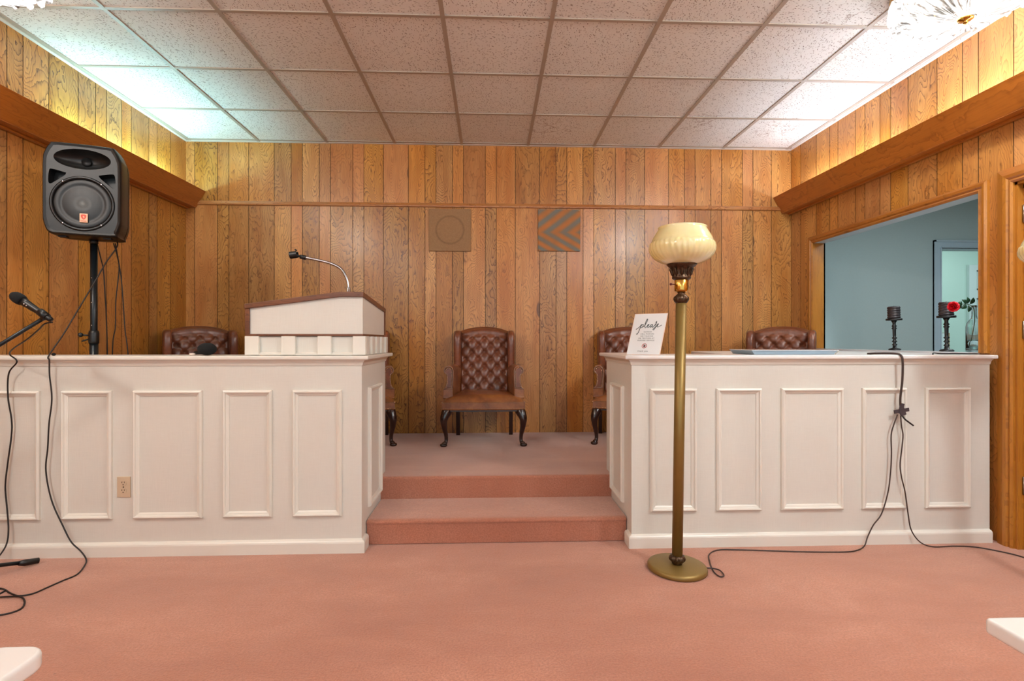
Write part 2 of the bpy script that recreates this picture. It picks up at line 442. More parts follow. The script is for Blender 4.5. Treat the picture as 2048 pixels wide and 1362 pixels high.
def plank_wall(name, axis, const, a, b, z0, z1, gs, holes=(), zsplit=(), inward=1, extra=()):
    """a panelled wall: boards between recessed dark grooves; every board keeps its own grain"""
    mb = MB(); gw = .0045; dp = .004; rand = []
    xs = [a]; 
    for g in gs: xs += [g-gw/2, g+gw/2]
    xs.append(b)
    hx = sorted({h[k] for h in holes for k in (0, 1)}); zs = sorted({z0, z1, *zsplit, *[h[k] for h in holes for k in (2, 3)]})
    def P(u, w, z): return (u, const+w, z) if axis == 'x' else (const+w, u, z)
    for i in range(len(xs)-1):
        groove = i % 2 == 1
        cuts = [xs[i]] + [h for h in hx if xs[i] < h < xs[i+1]] + [xs[i+1]]
        for k in range(len(zs)-1):
            zone = sum(1 for q in zsplit if zs[k] >= q-1e-6)
            rnd = random.Random(i*31+zone*7+len(name)); col = (rnd.random(), rnd.random(), rnd.random())
            for c0, c1 in zip(cuts[:-1], cuts[1:]):
                if any(h[0]-1e-6 <= c0 and c1 <= h[1]+1e-6 and h[2]-1e-6 <= zs[k] and zs[k+1] <= h[3]+1e-6 for h in holes): continue
                d = dp*inward if groove else 0
                mb.add([P(c0, d, zs[k]), P(c1, d, zs[k]), P(c1, d, zs[k+1]), P(c0, d, zs[k+1])], [(0, 1, 2, 3)], 1 if groove else 0); rand.append(col)
                if groove:
                    for cc in (c0, c1):
                        mb.add([P(cc, 0, zs[k]), P(cc, d, zs[k]), P(cc, d, zs[k+1]), P(cc, 0, zs[k+1])], [(0, 1, 2, 3)], 1); rand.append(col)
    me = bpy.data.meshes.new(name); me.from_pydata(mb.v, [], mb.f); me.update()
    me.materials.append(M['panel']); me.materials.append(M['groove'])
    for i, p in enumerate(me.polygons): p.material_index = mb.m[i]
    at = me.attributes.new('plank', 'FLOAT_VECTOR', 'CORNER')
    for i, p in enumerate(me.polygons):
        for li in p.loop_indices: at.data[li].vector = rand[i]
    o = bpy.data.objects.new(name, me); COL.objects.link(o); return struct(o)

zr = 2.351
plank_wall('wall_back', 'x', YB, XL, XR, 0, ZC, grooves(-2.656, XL, XR), zsplit=(zr,), inward=1)
plank_wall('wall_left', 'y', XL, YF, YB, 0, ZC, grooves(3.103, YF, YB, 2), zsplit=(zr,), inward=-1)
WIN = (2.838, 4.357, 1.045, 1.965)            # opening in the right wall: y0 y1 z0 z1
DOOR = (1.79, 2.64, 0.0, 1.965)
plank_wall('wall_right', 'y', XR, YF, YB, 0, ZC, grooves(3.348, YF, YB, 4), holes=(WIN, DOOR), zsplit=(zr,), inward=1)
mb = MB(); mb.box(XL-.1, XR+.1, YF, YP+.1, -.1, 0)
struct(mb.build('floor', M['carpet']))
mb = MB(); mb.box(XL, XR, YP, YB, 0, PZ); mb.box(XL, CLR-.10, 2.86, YP, 0, PZ); mb.box(CRL+.10, XR, 2.86, YP, 0, PZ)
mb2 = MB(); mb2.prism([(YP, 0), (YP, PZ-.025), (YP-.004, PZ-.012), (YP+.004, PZ-.003), (YP+.02, PZ+.001), (YB, PZ), (YB, 0)], 'x', XL+.001, XR-.001, smooth=False)
o = struct(mb2.build('platform', M['carpet'], bevel=.012, bseg=3))
mb = MB()
mb.box(XL+.002, CLR-.02, 2.86, YP+.02, 0, PZ-.004); mb.box(CRL+.02, XR-.002, 2.86, YP+.02, 0, PZ-.004)
struct(mb.build('platform', M['carpet']))
mb = MB(); mb.prism([(YS+.006, 0), (YS+.006, SZ-.03), (YS-.004, SZ-.014), (YS+.008, SZ-.002), (YS+.03, SZ+.001), (YP+.005, SZ), (YP+.005, 0)], 'x', CLR+.002, CRL-.002)
struct(mb.build('step', M['carpet'], bevel=.01, bseg=3))

# suspended ceiling: tiles and aged grid
pit, ox, oy = .6042, -.269, 4.045
mb = MB(); rand = []
xs = sorted({XL, XR} | {ox+pit*i for i in range(-4, 6) if XL < ox+pit*i < XR}); ys = sorted({YF, YB} | {oy-pit*i for i in range(-2, 12) if YF < oy-pit*i < YB})
for i in range(len(xs)-1):
    for j in range(len(ys)-1):
        mb.add([(xs[i], ys[j], ZC), (xs[i+1], ys[j], ZC), (xs[i+1], ys[j+1], ZC), (xs[i], ys[j+1], ZC)], [(0, 3, 2, 1)])
        rand.append(((i+j) % 2, random.random(), random.random()))
o = mb.build('ceiling', M['tile'])
at = o.data.attributes.new('plank', 'FLOAT_VECTOR', 'CORNER')
for i, p in enumerate(o.data.polygons):
    for li in p.loop_indices: at.data[li].vector = rand[i]
struct(o)
mb = MB(); w = .0125
for x in xs[1:-1]: mb.box(x-w, x+w, YF, YB-.02, ZC-.006, ZC+.02)
for y in ys[1:-1]: mb.box(XL+.02, XR-.02, y-w*.85, y+w*.85, ZC-.0055, ZC+.02)
struct(mb.build('trim_1', M['tbar']))
mb = MB()
mb.box(XL, XR, YB-.026, YB, ZC-.007, ZC+.01); mb.box(XL, XL+.026, YF, YB-.02, ZC-.007, ZC+.01); mb.box(XR-.026, XR, YF, YB-.02, ZC-.007, ZC+.01)
struct(mb.build('trim_2', M['tbar_white']))
mb = MB(); mb.prism([(YB, 2.331), (YB-.017, 2.334), (YB-.020, 2.345), (YB-.013, 2.366), (YB, 2.371)], 'x', XL+.088, XR-.096)
struct(mb.build('trim_3', M['rail']))

# light troughs along both side walls: slanted board, soffit and tubes lying inside
def trough(side, label, tubes, tmat):
    s = 1 if side > 0 else -1
    xw = (XR if s > 0 else XL)-s*.003
    root = thing('light_trough', label, 'light trough', (xw, 4.695, 2.31), 0)
    L = 4.695-YF-.4
    X = lambda d: -s*d            # distance from the wall
    mb = MB(); mb.prism([(X(.072), 0), (X(.090), .0), (X(.172), .143), (X(.154), .143)], 'y', -L, 0)
    mb.build('face_board', M['beam'], root, bevel=.0015)
    mb = MB(); mb.box(min(X(0), X(.088)), max(X(0), X(.088)), -L, 0, -.004, .012)
    mb.build('soffit_board', M['beam'], root)
    mb = MB(); mb.box(min(X(.004), X(.03)), max(X(.004), X(.03)), -L, 0, -.016, -.004)
    mb.build('wall_cleat', M['beam'], root)
    for (a, b) in tubes:
        mb = MB(); mb.tube([(X(.072), a-4.695, .108), (X(.072), b-4.695, .108)], .013, 10, smooth if False else 0)
        t = mb.build('fluorescent_tube', tmat, root)
    return root
trough(-1, 'slanted brown wood light trough running along the left wall', [(3.32, 4.48)], M['tube_l'])
trough(1, 'slanted brown wood light trough running along the right wall', [(3.30, 4.46), (1.95, 3.11), (.6, 1.76)], M['tube_r'])

# ------------------------------------------------------------------ opening in the right wall, with its casing
def casing_ring(name, y0, y1, z0, z1, bottom, mats, x=XR, w=.058, cat_struct=True):
    root = bpy.data.objects.new(name, None); COL.objects.link(root); struct(root)
    # profile across the casing: (offset outwards, projection)
    prof = [(0, 0), (0, .012), (.010, .020), (.022, .014), (.030, .022), (.046, .024), (w, .016), (w, 0)]
    def side(name2, f, a, b, m):
        mb = MB(); R = []
        for t in (a, b): R.append([f(u, p, t) for u, p in prof])
        mb.rings(R, False, False, 0, False); mb.add(R[0], [list(range(len(prof)))]); mb.add(R[1], [list(range(len(prof)))])
        return mb.build(name2, m, root)
    def fl(u, p, t): return (x-p, y1+u, (z0-(0 if not bottom else u)) if t == 0 else z1+u)
    def fr(u, p, t): return (x-p, y0-u, (z0-(0 if not bottom else u)) if t == 0 else z1+u)
    def ft(u, p, t): return (x-p, (y0-u) if t == 0 else (y1+u), z1+u)
    side('casing_side', fl, 0, 1, mats[0]); side('casing_side', fr, 0, 1, mats[0]); side('casing_head', ft, 0, 1, mats[1])
    return root
win = casing_ring('window_1', WIN[0], WIN[1], WIN[2], WIN[3], False, (M['casing'], M['casing_h']))
mb = MB(); T = .10
mb.box(XR-.001, XR+T, WIN[1], WIN[1]+.012, WIN[2], WIN[3]+.012); mb.box(XR-.001, XR+T, WIN[0]-.012, WIN[0], WIN[2], WIN[3]+.012)
mb.build('jamb', M['casing'], win)
mb = MB(); mb.box(XR-.001, XR+T, WIN[0], WIN[1], WIN[3], WIN[3]+.012); mb.build('head_jamb', M['blue_trim'], win)
mb = MB(); mb.box(XR-.012, XR+T+.01, WIN[0]+.001, WIN[1]-.001, WIN[2]-.03, WIN[2]+.003); mb.build('window_sill', M['desk'], win, bevel=.002)

# door in the right wall, closed, seen edge on behind its deep casing
d1 = casing_ring('door_1', DOOR[0], DOOR[1], 0, DOOR[3], False, (M['casing'], M['casing_h']), w=.082)
mb = MB(); mb.box(XR-.002, XR+.07, DOOR[1]-.014, DOOR[1], 0, DOOR[3]); mb.box(XR-.002, XR+.07, DOOR[0], DOOR[0]+.014, 0, DOOR[3]); mb.box(XR-.002, XR+.07, DOOR[0], DOOR[1], DOOR[3]-.014, DOOR[3])
mb.box(XR+.03, XR+.045, DOOR[1]-.03, DOOR[1]-.014, 0, DOOR[3]-.014); mb.box(XR+.03, XR+.045, DOOR[0]+.014, DOOR[1]-.014, DOOR[3]-.035, DOOR[3]-.014)
mb.build('door_jamb', M['casing'], d1)
mb = MB(); mb.box(XR+.046, XR+.086, DOOR[0]+.017, DOOR[1]-.017, .012, DOOR[3]-.018)
leaf = mb.build('door_leaf', M['beam'], d1, bevel=.002)
mb = MB()
for z in (.30, 1.13, 1.75): mb.box(XR+.030, XR+.047, DOOR[1]-.034, DOOR[1]-.012, z, z+.085); mb.tube([(XR+.026, DOOR[1]-.022, z-.004), (XR+.026, DOOR[1]-.022, z+.09)], .006, 8)
mb.build('hinge', M['silver'], d1)
mb = MB(); mb.box(2.69, XR, 2.62-.001, 2.66, 0, .0) if False else None

# ------------------------------------------------------------------ rooms beyond
mb = MB(); mb.box(XR+.1, 7.4, .6, 6.5, -.06, 0); struct(mb.build('floor', M['grey_floor']))
def slab(name, x0, x1, y0, y1, z0, z1, m): 
    mb = MB(); mb.box(x0, x1, y0, y1, z0, z1); return struct(mb.build(name, m))
# back side of the panelled wall
mb = MB()
xw0, xw1 = XR+.088, XR+.1
for (a, b, c, d) in ((.6, DOOR[0], 0, 2.6), (DOOR[1], WIN[0], 0, 2.6), (WIN[1], 4.85, 0, 2.6), (DOOR[0], DOOR[1], DOOR[3], 2.6), (WIN[0], WIN[1], 0, WIN[2]-.03), (WIN[0], WIN[1], WIN[3]+.012, 2.6)):
    mb.box(xw0, xw1, a, b, c, d)
struct(mb.build('wall_side_room_near', M['blue_wall']))
DX0, DX1, DZ = 4.391, 5.19, 2.023
mb = MB(); mb.box(XR+.1, DX0, 4.85, 4.95, 0, 2.6); mb.box(DX1, 6.0, 4.85, 4.95, 0, 2.6); mb.box(DX0, DX1, 4.85, 4.95, DZ, 2.6)
struct(mb.build('wall_side_room_back', M['blue_wall']))
slab('wall_side_room_far', 6.0, 6.06, .6, 4.95, 0, 2.6, M['blue_wall']); slab('wall_side_room_front', XR+.1, 6.0, .54, .6, 0, 2.6, M['blue_wall'])
slab('ceiling', XR+.1, 7.4, .6, 6.5, 2.6, 2.64, M['tbar_white'])
slab('wall_rear_room_back', 3.6, 7.4, 6.40, 6.46, 0, 2.6, M['mint_wall']); slab('wall_rear_room_left', 3.6, 3.66, 4.95, 6.4, 0, 2.6, M['mint_wall']); slab('wall_rear_room_right', 7.3, 7.36, 4.95, 6.4, 0, 2.6, M['mint_wall'])
d2 = bpy.data.objects.new('door_2', None); COL.objects.link(d2); struct(d2)
mb = MB()
for (a, b, c, d) in ((DX0-.073, DX0, 0, DZ+.073), (DX1, DX1+.073, 0, DZ+.073), (DX0, DX1, DZ, DZ+.073)):
    mb.box(a, b, 4.835, 4.85, c, d)
mb.box(DX0-.073, DX0-.058, 4.825, 4.85, 0, DZ+.073); mb.box(DX0-.073, DX1+.073, 4.825, 4.85, DZ+.058, DZ+.073)
mb.box(DX0-.012, DX0, 4.828, 4.85, 0, DZ); mb.box(DX0, DX1, 4.828, 4.85, DZ, DZ+.012)
mb.box(DX0, DX0+.012, 4.85, 4.95, 0, DZ); mb.box(DX1-.012, DX1, 4.85, 4.95, 0, DZ); mb.box(DX0, DX1, 4.85, 4.95, DZ-.012, DZ)
mb.build('casing', M['blue_trim'], d2)
# white panelled door standing on the rear room's back wall
d3 = bpy.data.objects.new('door_3', None); COL.objects.link(d3); struct(d3)
mb = MB(); mb.box(6.15, 6.91, 6.36, 6.398, .01, 2.09); mb.build('door_leaf', M['door_white'], d3)
mb = MB()
for (x0, x1) in ((6.25, 6.49), (6.57, 6.81)):
    for (z0, z1) in ((1.77, 2.02), (1.02, 1.66), (.25, .92)):
        for (a, b, c, d) in ((x0, x1, z0, z0+.015), (x0, x1, z1-.015, z1), (x0, x0+.015, z0, z1), (x1-.015, x1, z0, z1)): mb.box(a, b, 6.347, 6.361, c, d)
mb.build('panel_moulding', M['door_white'], d3)
mb = MB(); mb.box(5.72, 5.80, 6.30, 6.399, .0, 1.21); cab = mb.build('cabinet', M['door_white'], bevel=.003)
tag(cab, 'narrow white cabinet against the pale green wall seen through the far doorway', 'cabinet')
mb = MB(); mb.box(5.806, 5.86, 6.33, 6.399, 0, 1.215); gb = mb.build('wooden_board', M['gold_wood'], bevel=.002)
tag(gb, 'tan wooden board leaning upright beside the narrow white cabinet', 'board')

# ------------------------------------------------------------------ white counters
def frame_moulding(mb, x0, x1, z0, z1, y, w=.030, plane='y', sgn=-1):
    """mitred picture-frame moulding on a vertical face"""
    prof = [(0, 0), (.001, .012), (.008, .019), (.014, .017), (.017, .009), (.024, .007), (w, .003), (w, 0)]   # inward offset, projection
    R = []
    for (cx, cz, dx, dz) in ((x0, z0, 1, 1), (x1, z0, -1, 1), (x1, z1, -1, -1), (x0, z1, 1, -1)):
        ring = []
        for u, p in prof:
            a, z = cx+dx*u, cz+dz*u
            ring.append((a, y+sgn*p, z) if plane == 'y' else (y+sgn*p, a, z))
        R.append(ring)
    R.append(R[0]); mb.rings(R, False, False, 0, False)
def counter(label, side, x0, x1, panels, inner, side_panel):
    # side: +1 = its return faces +x (left counter), -1 = faces -x
    root = thing('counter', label, 'counter', (inner, YC, 0))
    def L(mb, name, mat, **k):
        mb.v = [(v[0]-inner, v[1]-YC, v[2]) for v in mb.v]; return mb.build(name, mat, root, **k)
    th = .11
    mb = MB(); mb.box(x0, x1, YC, YC+th, 0, CT-.02)
    if side > 0: mb.box(inner-th, inner, YC+th, 3.335, 0, CT-.02)
    else: mb.box(inner, inner+th, YC+th, 3.335, 0, CT-.02)
    L(mb, 'body', M['white'])
    ov = .035
    mb = MB()
    if side > 0: poly = [(x0, YC-ov), (inner+.042, YC-ov), (inner+.042, 3.375), (inner-.66, 3.375), (inner-.66, YC+.25), (x0, YC+.25)]
    else: poly = [(inner-.042, YC-ov), (x1+.018, YC-ov), (x1+.018, YC+.1), (x1+.018, 3.95), (1.50, 3.80), (1.40, YC+.30), (inner+.24, YC+.30), (inner+.24, 3.375), (inner-.042, 3.375)]
    mb.prism(poly, 'z', CT-.021, CT); L(mb, 'countertop', M['white_trim'] if side > 0 else M['desk_top'], bevel=.006, bseg=3)
    # cove under the top
    mb = MB(); prof = [(.0, 0), (.004, 0), (.010, .016), (.020, .028), (.028, .031), (0, .031)]
    zc = CT-.052
    if side > 0:
        R = [[(x0, YC-u, zc+v) for u, v in prof], [(inner+u, YC-u, zc+v) for u, v in prof], [(inner+u, 3.335, zc+v) for u, v in prof]]
    else:
        R = [[(x1, YC-u, zc+v) for u, v in prof], [(inner-u, YC-u, zc+v) for u, v in prof], [(inner-u, 3.335, zc+v) for u, v in prof]]
    mb.rings(R, False, False, 0, False); L(mb, 'cove_moulding', M['white_trim'])
    # skirting
    mb = MB(); prof = [(0, 0), (.018, 0), (.019, .052), (.017, .060), (.012, .066), (.004, .068), (.0, .072)]
    s = 1 if side > 0 else -1; xe = x0 if side > 0 else x1
    R = [[(xe, YC-u, v) for u, v in prof], [(inner+s*u, YC-u, v) for u, v in prof], [(inner+s*u, YS-.004, v) for u, v in prof]]
    mb.rings(R, False, True, 0, False); L(mb, 'skirting', M['white_trim'])
    for (a, b) in panels:
        mb = MB(); frame_moulding(mb, a, b, .193, .857, YC); L(mb, 'panel_moulding', M['white_trim'])
    mb = MB(); frame_moulding(mb, side_panel[0], side_panel[1], .193, .857, inner, plane='x', sgn=s); L(mb, 'side_panel_moulding', M['white_trim'])
    return root
M['desk_top'] = m_plain('semi_gloss_white_top', (234, 230, 226), .28, coat=.2)
counter('white panelled counter on the left with the lectern on top', 1, XL, CLR, [(-2.60, -2.321), (-2.214, -1.961), (-1.855, -1.505), (-1.400, -1.148), (-1.043, -.788)], CLR, (2.872, 3.18))
counter('white panelled counter on the right in front of the wall opening', -1, CRL, 2.764, [(.855, 1.110), (1.218, 1.468), (1.577, 1.925), (2.030, 2.282), (2.388, 2.646)], CRL, (2.892, 3.18))

# ------------------------------------------------------------------ wall outlet
out = thing('electrical_outlet', 'almond duplex electrical outlet between panels of the left counter', 'outlet', (-1.904, YC, .358))
mb = MB(); mb.box(-.034, .034, -.006, 0, -.054, .054); mb.build('cover_plate', M['outlet'], out, bevel=.004, bseg=3)
for z in (.020, -.020):
    mb = MB(); poly = [(.0155*cos(a)*1.0, z+max(-.0125, min(.0125, .0165*sin(a)))) for a in [2*pi*i/24 for i in range(24)]]
    mb.prism(poly, 'y', -.0085, -.005); r = mb.build('receptacle', M['outlet'], out)
    mb = MB(); mb.box(-.0075, -.005, -.0092, -.008, z+.001, z+.009); mb.box(.005, .0072, -.0092, -.008, z+.001, z+.009)
    mb.prism([(.0028*cos(a), z-.007+.0028*sin(a)) for a in [2*pi*i/10 for i in range(10)]], 'y', -.0092, -.008)
    mb.build('slots', M['slot'], r)
mb = MB(); mb.prism([(.003*cos(a), .003*sin(a)) for a in [2*pi*i/12 for i in range(12)]], 'y', -.0075, -.005); mb.build('screw', M['slot'], out)

# ------------------------------------------------------------------ wall grilles
for (x0, x1, z0, z1, m, lab) in ((-.569, -.187, 1.931, 2.316, 'grille', 'square plain brown cloth speaker grille high on the back wall'),
                                 (.427, .816, 1.938, 2.320, 'grille2', 'square speaker grille with orange and blue-grey bands high on the wall')):
    g = thing('speaker_grille', lab, 'speaker grille', ((x0+x1)/2, YB-.001, (z0+z1)/2), 0, 'speaker grilles on the back wall')
    hw, hh = (x1-x0)/2, (z1-z0)/2
    mb = MB(); mb.box(-hw, hw, -.016, 0, -hh, hh); mb.build('cloth_panel', M[m], g, bevel=.003)
    for sx in (-1, 1):
        for sz in (-1, 1):
            mb = MB(); mb.sphere((sx*(hw-.012), -.017, sz*(hh-.012)), .004, 8, 6); mb.build('corner_nail', M['nail'], g)

# ------------------------------------------------------------------ lectern on the left counter
lec = thing('lectern', 'white lectern with walnut trim standing on the left counter', 'lectern', (-.99, 2.78, CT))
bx, by = -.99, 2.78
def LB(mb, name, mat, parent=None, **k):
    mb.v = [(v[0]-bx, v[1]-by, v[2]-CT) for v in mb.v]; return mb.build(name, mat, parent or lec, **k)
z0, z1 = CT+.002, 1.140
mb = MB(); mb.box(-1.298, -.683, 2.79, 3.34, z0, z1-.002); LB(mb, 'plinth', M['white'])
for (a, b) in ((-1.308, -1.235), (-1.118, -1.044), (-.928, -.855), (-.742, -.673)):
    mb = MB(); mb.box(a, b, 2.77, 2.795, z0, z1); LB(mb, 'dentil_block', M['white_trim'], bevel=.003)
for k in range(5):
    ya = 2.80+k*.125
    mb = MB(); mb.box(-.69, -.673, ya, ya+.06, z0, z1); LB(mb, 'side_dentil_block', M['white_trim'], bevel=.003)
mb = MB(); mb.prism([(2.775, z0), (2.775, z0+.006), (2.79, z0+.016), (2.79, z0)], 'x', -1.30, -.69); LB(mb, 'plinth_sill', M['white_trim'])
# desk box with a hipped top that falls to the left and to the back
y0, y1 = 2.785, 3.33; xa, xm, xb = -1.285, -.812, -.692
bot = z1+.010
H = {(0, 0): 1.287, (1, 0): 1.350, (2, 0): 1.350, (0, 1): 1.236, (1, 1): 1.298, (2, 1): 1.298}
X3 = [xa, xm, xb]
mb = MB(); vs = []
for yy, j in ((y0, 0), (y1, 1)):
    for i in range(3): vs.append((X3[i], yy, bot))
    for i in range(3): vs.append((X3[i], yy, H[(i, j)]))
mb.add(vs, [(0, 1, 4, 3), (1, 2, 5, 4), (6, 9, 10, 7), (7, 10, 11, 8), (0, 3, 9, 6), (2, 8, 11, 5), (3, 4, 10, 9), (4, 5, 11, 10), (0, 6, 7, 1), (1, 7, 8, 2)])
LB(mb, 'desk_box', M['white'])
# walnut top lid, following the hip, with overhang
mb = MB(); ov = .024; tk = .026; vs = []
slope = (H[(1, 0)]-H[(0, 0)])/(xm-xa)
def top(x): return H[(0, 0)]+slope*(x-xa) if x < xm else H[(1, 0)]
LX = [xa-ov, xm, xb+.008]; sy = (H[(0, 0)]-H[(0, 1)])/(y1-y0)
for yy in (y0-.016, y1+.02):
    for x in LX: vs.append((x, yy, top(x)-sy*(yy-y0)))
    for x in LX: vs.append((x, yy, top(x)-sy*(yy-y0)+tk))
mb.add(vs, [(0, 1, 4, 3), (1, 2, 5, 4), (6, 9, 10, 7), (7, 10, 11, 8), (0, 3, 9, 6), (2, 8, 11, 5), (3, 4, 10, 9), (4, 5, 11, 10), (0, 6, 7, 1), (1, 7, 8, 2)])
LB(mb, 'lid', M['walnut'], bevel=.002)
mb = MB(); mb.prism([(xa-.024, bot), (xa, bot), (xa, 1.289), (xa-.024, 1.285)], 'y', y0-.010, y1); LB(mb, 'end_stile', M['walnut'], bevel=.002)
mb = MB(); mb.box(xa-.024, xb+.004, y0-.008, y1+.004, z1, bot+.002); LB(mb, 'base_rail', M['walnut'], bevel=.002)
mb = MB(); mb.box(xb-.004, xb+.008, y1-.002, y1+.014, bot, 1.298); LB(mb, 'back_stile', M['walnut'])
# gooseneck holder
gn = thing('gooseneck_microphone_holder', 'chrome gooseneck with empty black microphone clip on the lectern', 'microphone holder', (-.787, 2.86, 1.3745))
def at(mb, root, **k): 
    return None
path = smooth_path([(0, 0, 0), (-.004, 0, .055), (-.018, .0, .100), (-.045, 0, .140), (-.095, 0, .166), (-.150, 0, .181), (-.207, 0, .193), (-.238, 0, .199)], 8)
mb = MB(); mb.tube(path, .0075, 10); mb.build('gooseneck', M['chrome'], gn)
mb = MB(); mb.lathe([(.0, -.004), (.020, -.004), (.020, .002), (.012, .006), (.011, .03), (.009, .034), (0, .034)], 20); mb.build('mounting_flange', M['chrome'], gn)
mb = MB(); mb.tube([(-.232, 0, .197), (-.262, 0, .203)], .012, 12); mb.tube([(-.262, 0, .204), (-.276, 0, .208)], .006, 8)
cm = Matrix.Translation((-.298, 0, .214)) @ Matrix.Rotation(radians(-8), 4, 'Y')
ring = []
for k in range(2):
    xx = (-.018, .016)[k]
for (xx, s0) in ((0, 0),):
    R = []
    for xk in (-.020, .020):
        ring = []
        for i in range(17):
            a = radians(-50+280*i/16); ring.append(tuple(cm @ Vector((xk, .0155*cos(a)*1.0, .0155*sin(a)*-1.0))))
        for i in range(17):
            a = radians(-50+280*(16-i)/16); ring.append(tuple(cm @ Vector((xk, .0205*cos(a), .0205*sin(a)*-1.0))))
        R.append(ring)
    mb.rings(R, True, True, 0, False)
mb.tube([cm @ Vector((.018, 0, .02)), cm @ Vector((.010, 0, .028))], .004, 6)
mb.build('clip', M['black'], gn)
#@@PART3
# ------------------------------------------------------------------ tufted wing chairs
def cyl_nails(mb, pts, r=.0042):
    for p in pts: mb.sphere(p, r, 6, 4, 0)
def resample(pts, step):
    P = [Vector(p) for p in pts]; out = []; acc = 0
    for a, b in zip(P[:-1], P[1:]):
        d = (b-a).length
        while acc < d: out.append(a+(b-a)*(acc/d)); acc += step
        acc -= d
    return out
def make_chair():
    ch = thing('wing_chair', 'x', 'chair', (0, 0, 0), 0, 'tufted leather wing chairs along the back wall')
    # --- backrest: deep buttoned front, smooth crest, plain rear
    mb = MB(); nx, nz = 72, 96; hw0 = .208
    def ytop(u): return .955-.040*abs(u)**2.2
    def yb(z): return .165+.115*(z-.36)/.6
    px, pz = .0555, .0610
    zb0 = .400
    front = []
    for j in range(nz+1):
        row = []
        for i in range(nx+1):
            u = -1+2*i/nx; zt = ytop(u); z = .36+(zt-.36)*j/nz
            x = u*(hw0+.010*(z-.6))
            a = (x/px+(z-.50)/pz)/2; b = (x/px-(z-.50)/pz)/2
            fa = abs(sin(pi*a)); fb = abs(sin(pi*b))
            q1, q2 = round(a), round(b); db = ((x-px*(q1+q2))**2+(z-.50-pz*(q1-q2))**2)**.5
            h = .034*(.58*(1-math.exp(-(db/.017)**2))+.42*(fa*fb)**.5)
            fade = min(1, max(0, (.905-.02*abs(u)-z)/.03))
            topb = .020*max(0, 1-((z-.925)/.035)**2)**.5 if abs(z-.925) < .035 else 0
            # pleats running from the first button row to the crest
            pl = .006*abs(cos(pi*x/(2*px))) if z > .88 else 0
            h = h*fade+(1-fade)*(.022-pl*max(0, (.95-z)/.06))
            edge = max(0, 1-abs(u)**10)**.5; te = min(1, (zt-z)/.03)
            te = (max(0, 1-(1-te)**2))**.5 if te < 1 else 1
            y = yb(z)-.012-h*(.25+.75*edge)*te-(.030*te)
            row.append((x, y, z))
        front.append(row)
    vs = [p for r in front for p in r]; n = nx+1
    fs = [(j*n+i, j*n+i+1, (j+1)*n+i+1, (j+1)*n+i) for j in range(nz) for i in range(nx)]
    mb.add(vs, fs, 0, True)
    R = []
    for j in range(13):                                        # rear shell
        z = .30+(.955-.30)*j/12; row = []
        for i in range(13):
            u = -1+2*i/12; zz = min(z, ytop(u)); row.append((u*(hw0+.012), yb(zz)+.045-.012*abs(u)**4, zz))
        R.append(row)
    mb.add([p for r in R for p in r], [(j*13+i, (j+1)*13+i, (j+1)*13+i+1, j*13+i+1) for j in range(12) for i in range(12)], 0, True)
    crest = []
    for i in range(13):
        u = -1+2*i/12; z = ytop(u)
        crest.append([(u*(hw0+.010*(z-.6)), yb(z)-.030, z-.004), (u*(hw0+.008), yb(z)-.010, z+.010), (u*(hw0+.010), yb(z)+.020, z+.012), (u*(hw0+.012), yb(z)+.045, z)])
    mb.rings(crest, False, False, 0, True)
    back = mb.build('backrest', M['leather'], ch)
    for jz in range(-1, 7):
        z = .50+jz*pz
        for ix in range(-4, 5):
            if (ix+jz) % 2: continue
            x = ix*px
            if abs(x) > .19 or z > .90 or z < .42: continue
            mb = MB(); mb.sphere((x, yb(z)-.018, z), .0068, 8, 6, 0, (1, .9, 1))
            mb.build('button', M['button'], back)
    # --- wings
    for s in (-1, 1):
        mb = MB()
        prof = [(.235, .58), (.085, .60), (.062, .66), (.050, .74), (.044, .82), (.054, .885), (.085, .918), (.14, .930), (.27, .925), (.29, .90), (.27, .70)]
        P = smooth_path([(p[0], p[1], 0) for p in prof]+[(prof[0][0], prof[0][1], 0)], 3)[:-1]
        cy, cz = .17, .76; R = []
        for (k, off) in ((.90, .0), (.975, .006), (1.0, .018), (1.0, .040), (.97, .052), (.88, .058)):
            R.append([(s*(.203+off+.012*0), cy+(p.x-cy)*k, cz+(p.y-cz)*k) for p in P])
        mb.rings(R, True, True, 0, True)
        mb.build('wing', M['leather'], ch)
    # --- arms
    for s in (-1, 1):
        prof = [(.246, .375), (.246, .50), (.243, .56), (.243, .60), (.250, .624), (.268, .637), (.290, .638), (.308, .628), (.318, .608), (.314, .588), (.300, .576), (.293, .560), (.292, .52), (.298, .48), (.310, .455), (.326, .445), (.326, .375)]
        P = smooth_path([(p[0], p[1], 0) for p in prof], 3)
        def sec(y, shr, dx, k=1.0):
            cx, cz = .284, .50
            return [(s*(cx+(p.x-cx)*shr+dx), y, cz+(p.y-cz)*(shr if shr < 1 else 1)) for p in P]
        mb = MB(); mb.rings([sec(-.218, .86, 0), sec(-.224, .93, 0), sec(-.222, 1, 0), sec(-.16, 1, -.004), (sec(0, 1, -.020)), sec(.12, 1, -.038), sec(.22, 1, -.052)], True, True, 0, True)
        arm = mb.build('arm', M['leather_seat'], ch)
        mb = MB(); C = [(p.x, p.y) for p in P if p.y > .450]; cx, cz = .283, .54
        C2 = [(s*(cx+(x-cx)*.70), cz+(z-cz)*.86) for x, z in C]
        mb.prism(C2, 'y', -.230, -.220); mb.build('arm_front_panel', M['leather'], arm)
        mb = MB(); pts = [(s*(cx+(x-cx)*.66), -.2315, cz+(z-cz)*.84) for x, z in C]
        cyl_nails(mb, resample(pts, .0125), .0036); mb.build('nailheads', M['nail'], arm)
        mb = MB(); pts = [(s*(cx+(x-cx)*.95), -.226, cz+(z-cz)*.96) for x, z in C]; mb.tube(pts+[pts[0]], .0042, 6); mb.build('piping', M['piping'], arm)
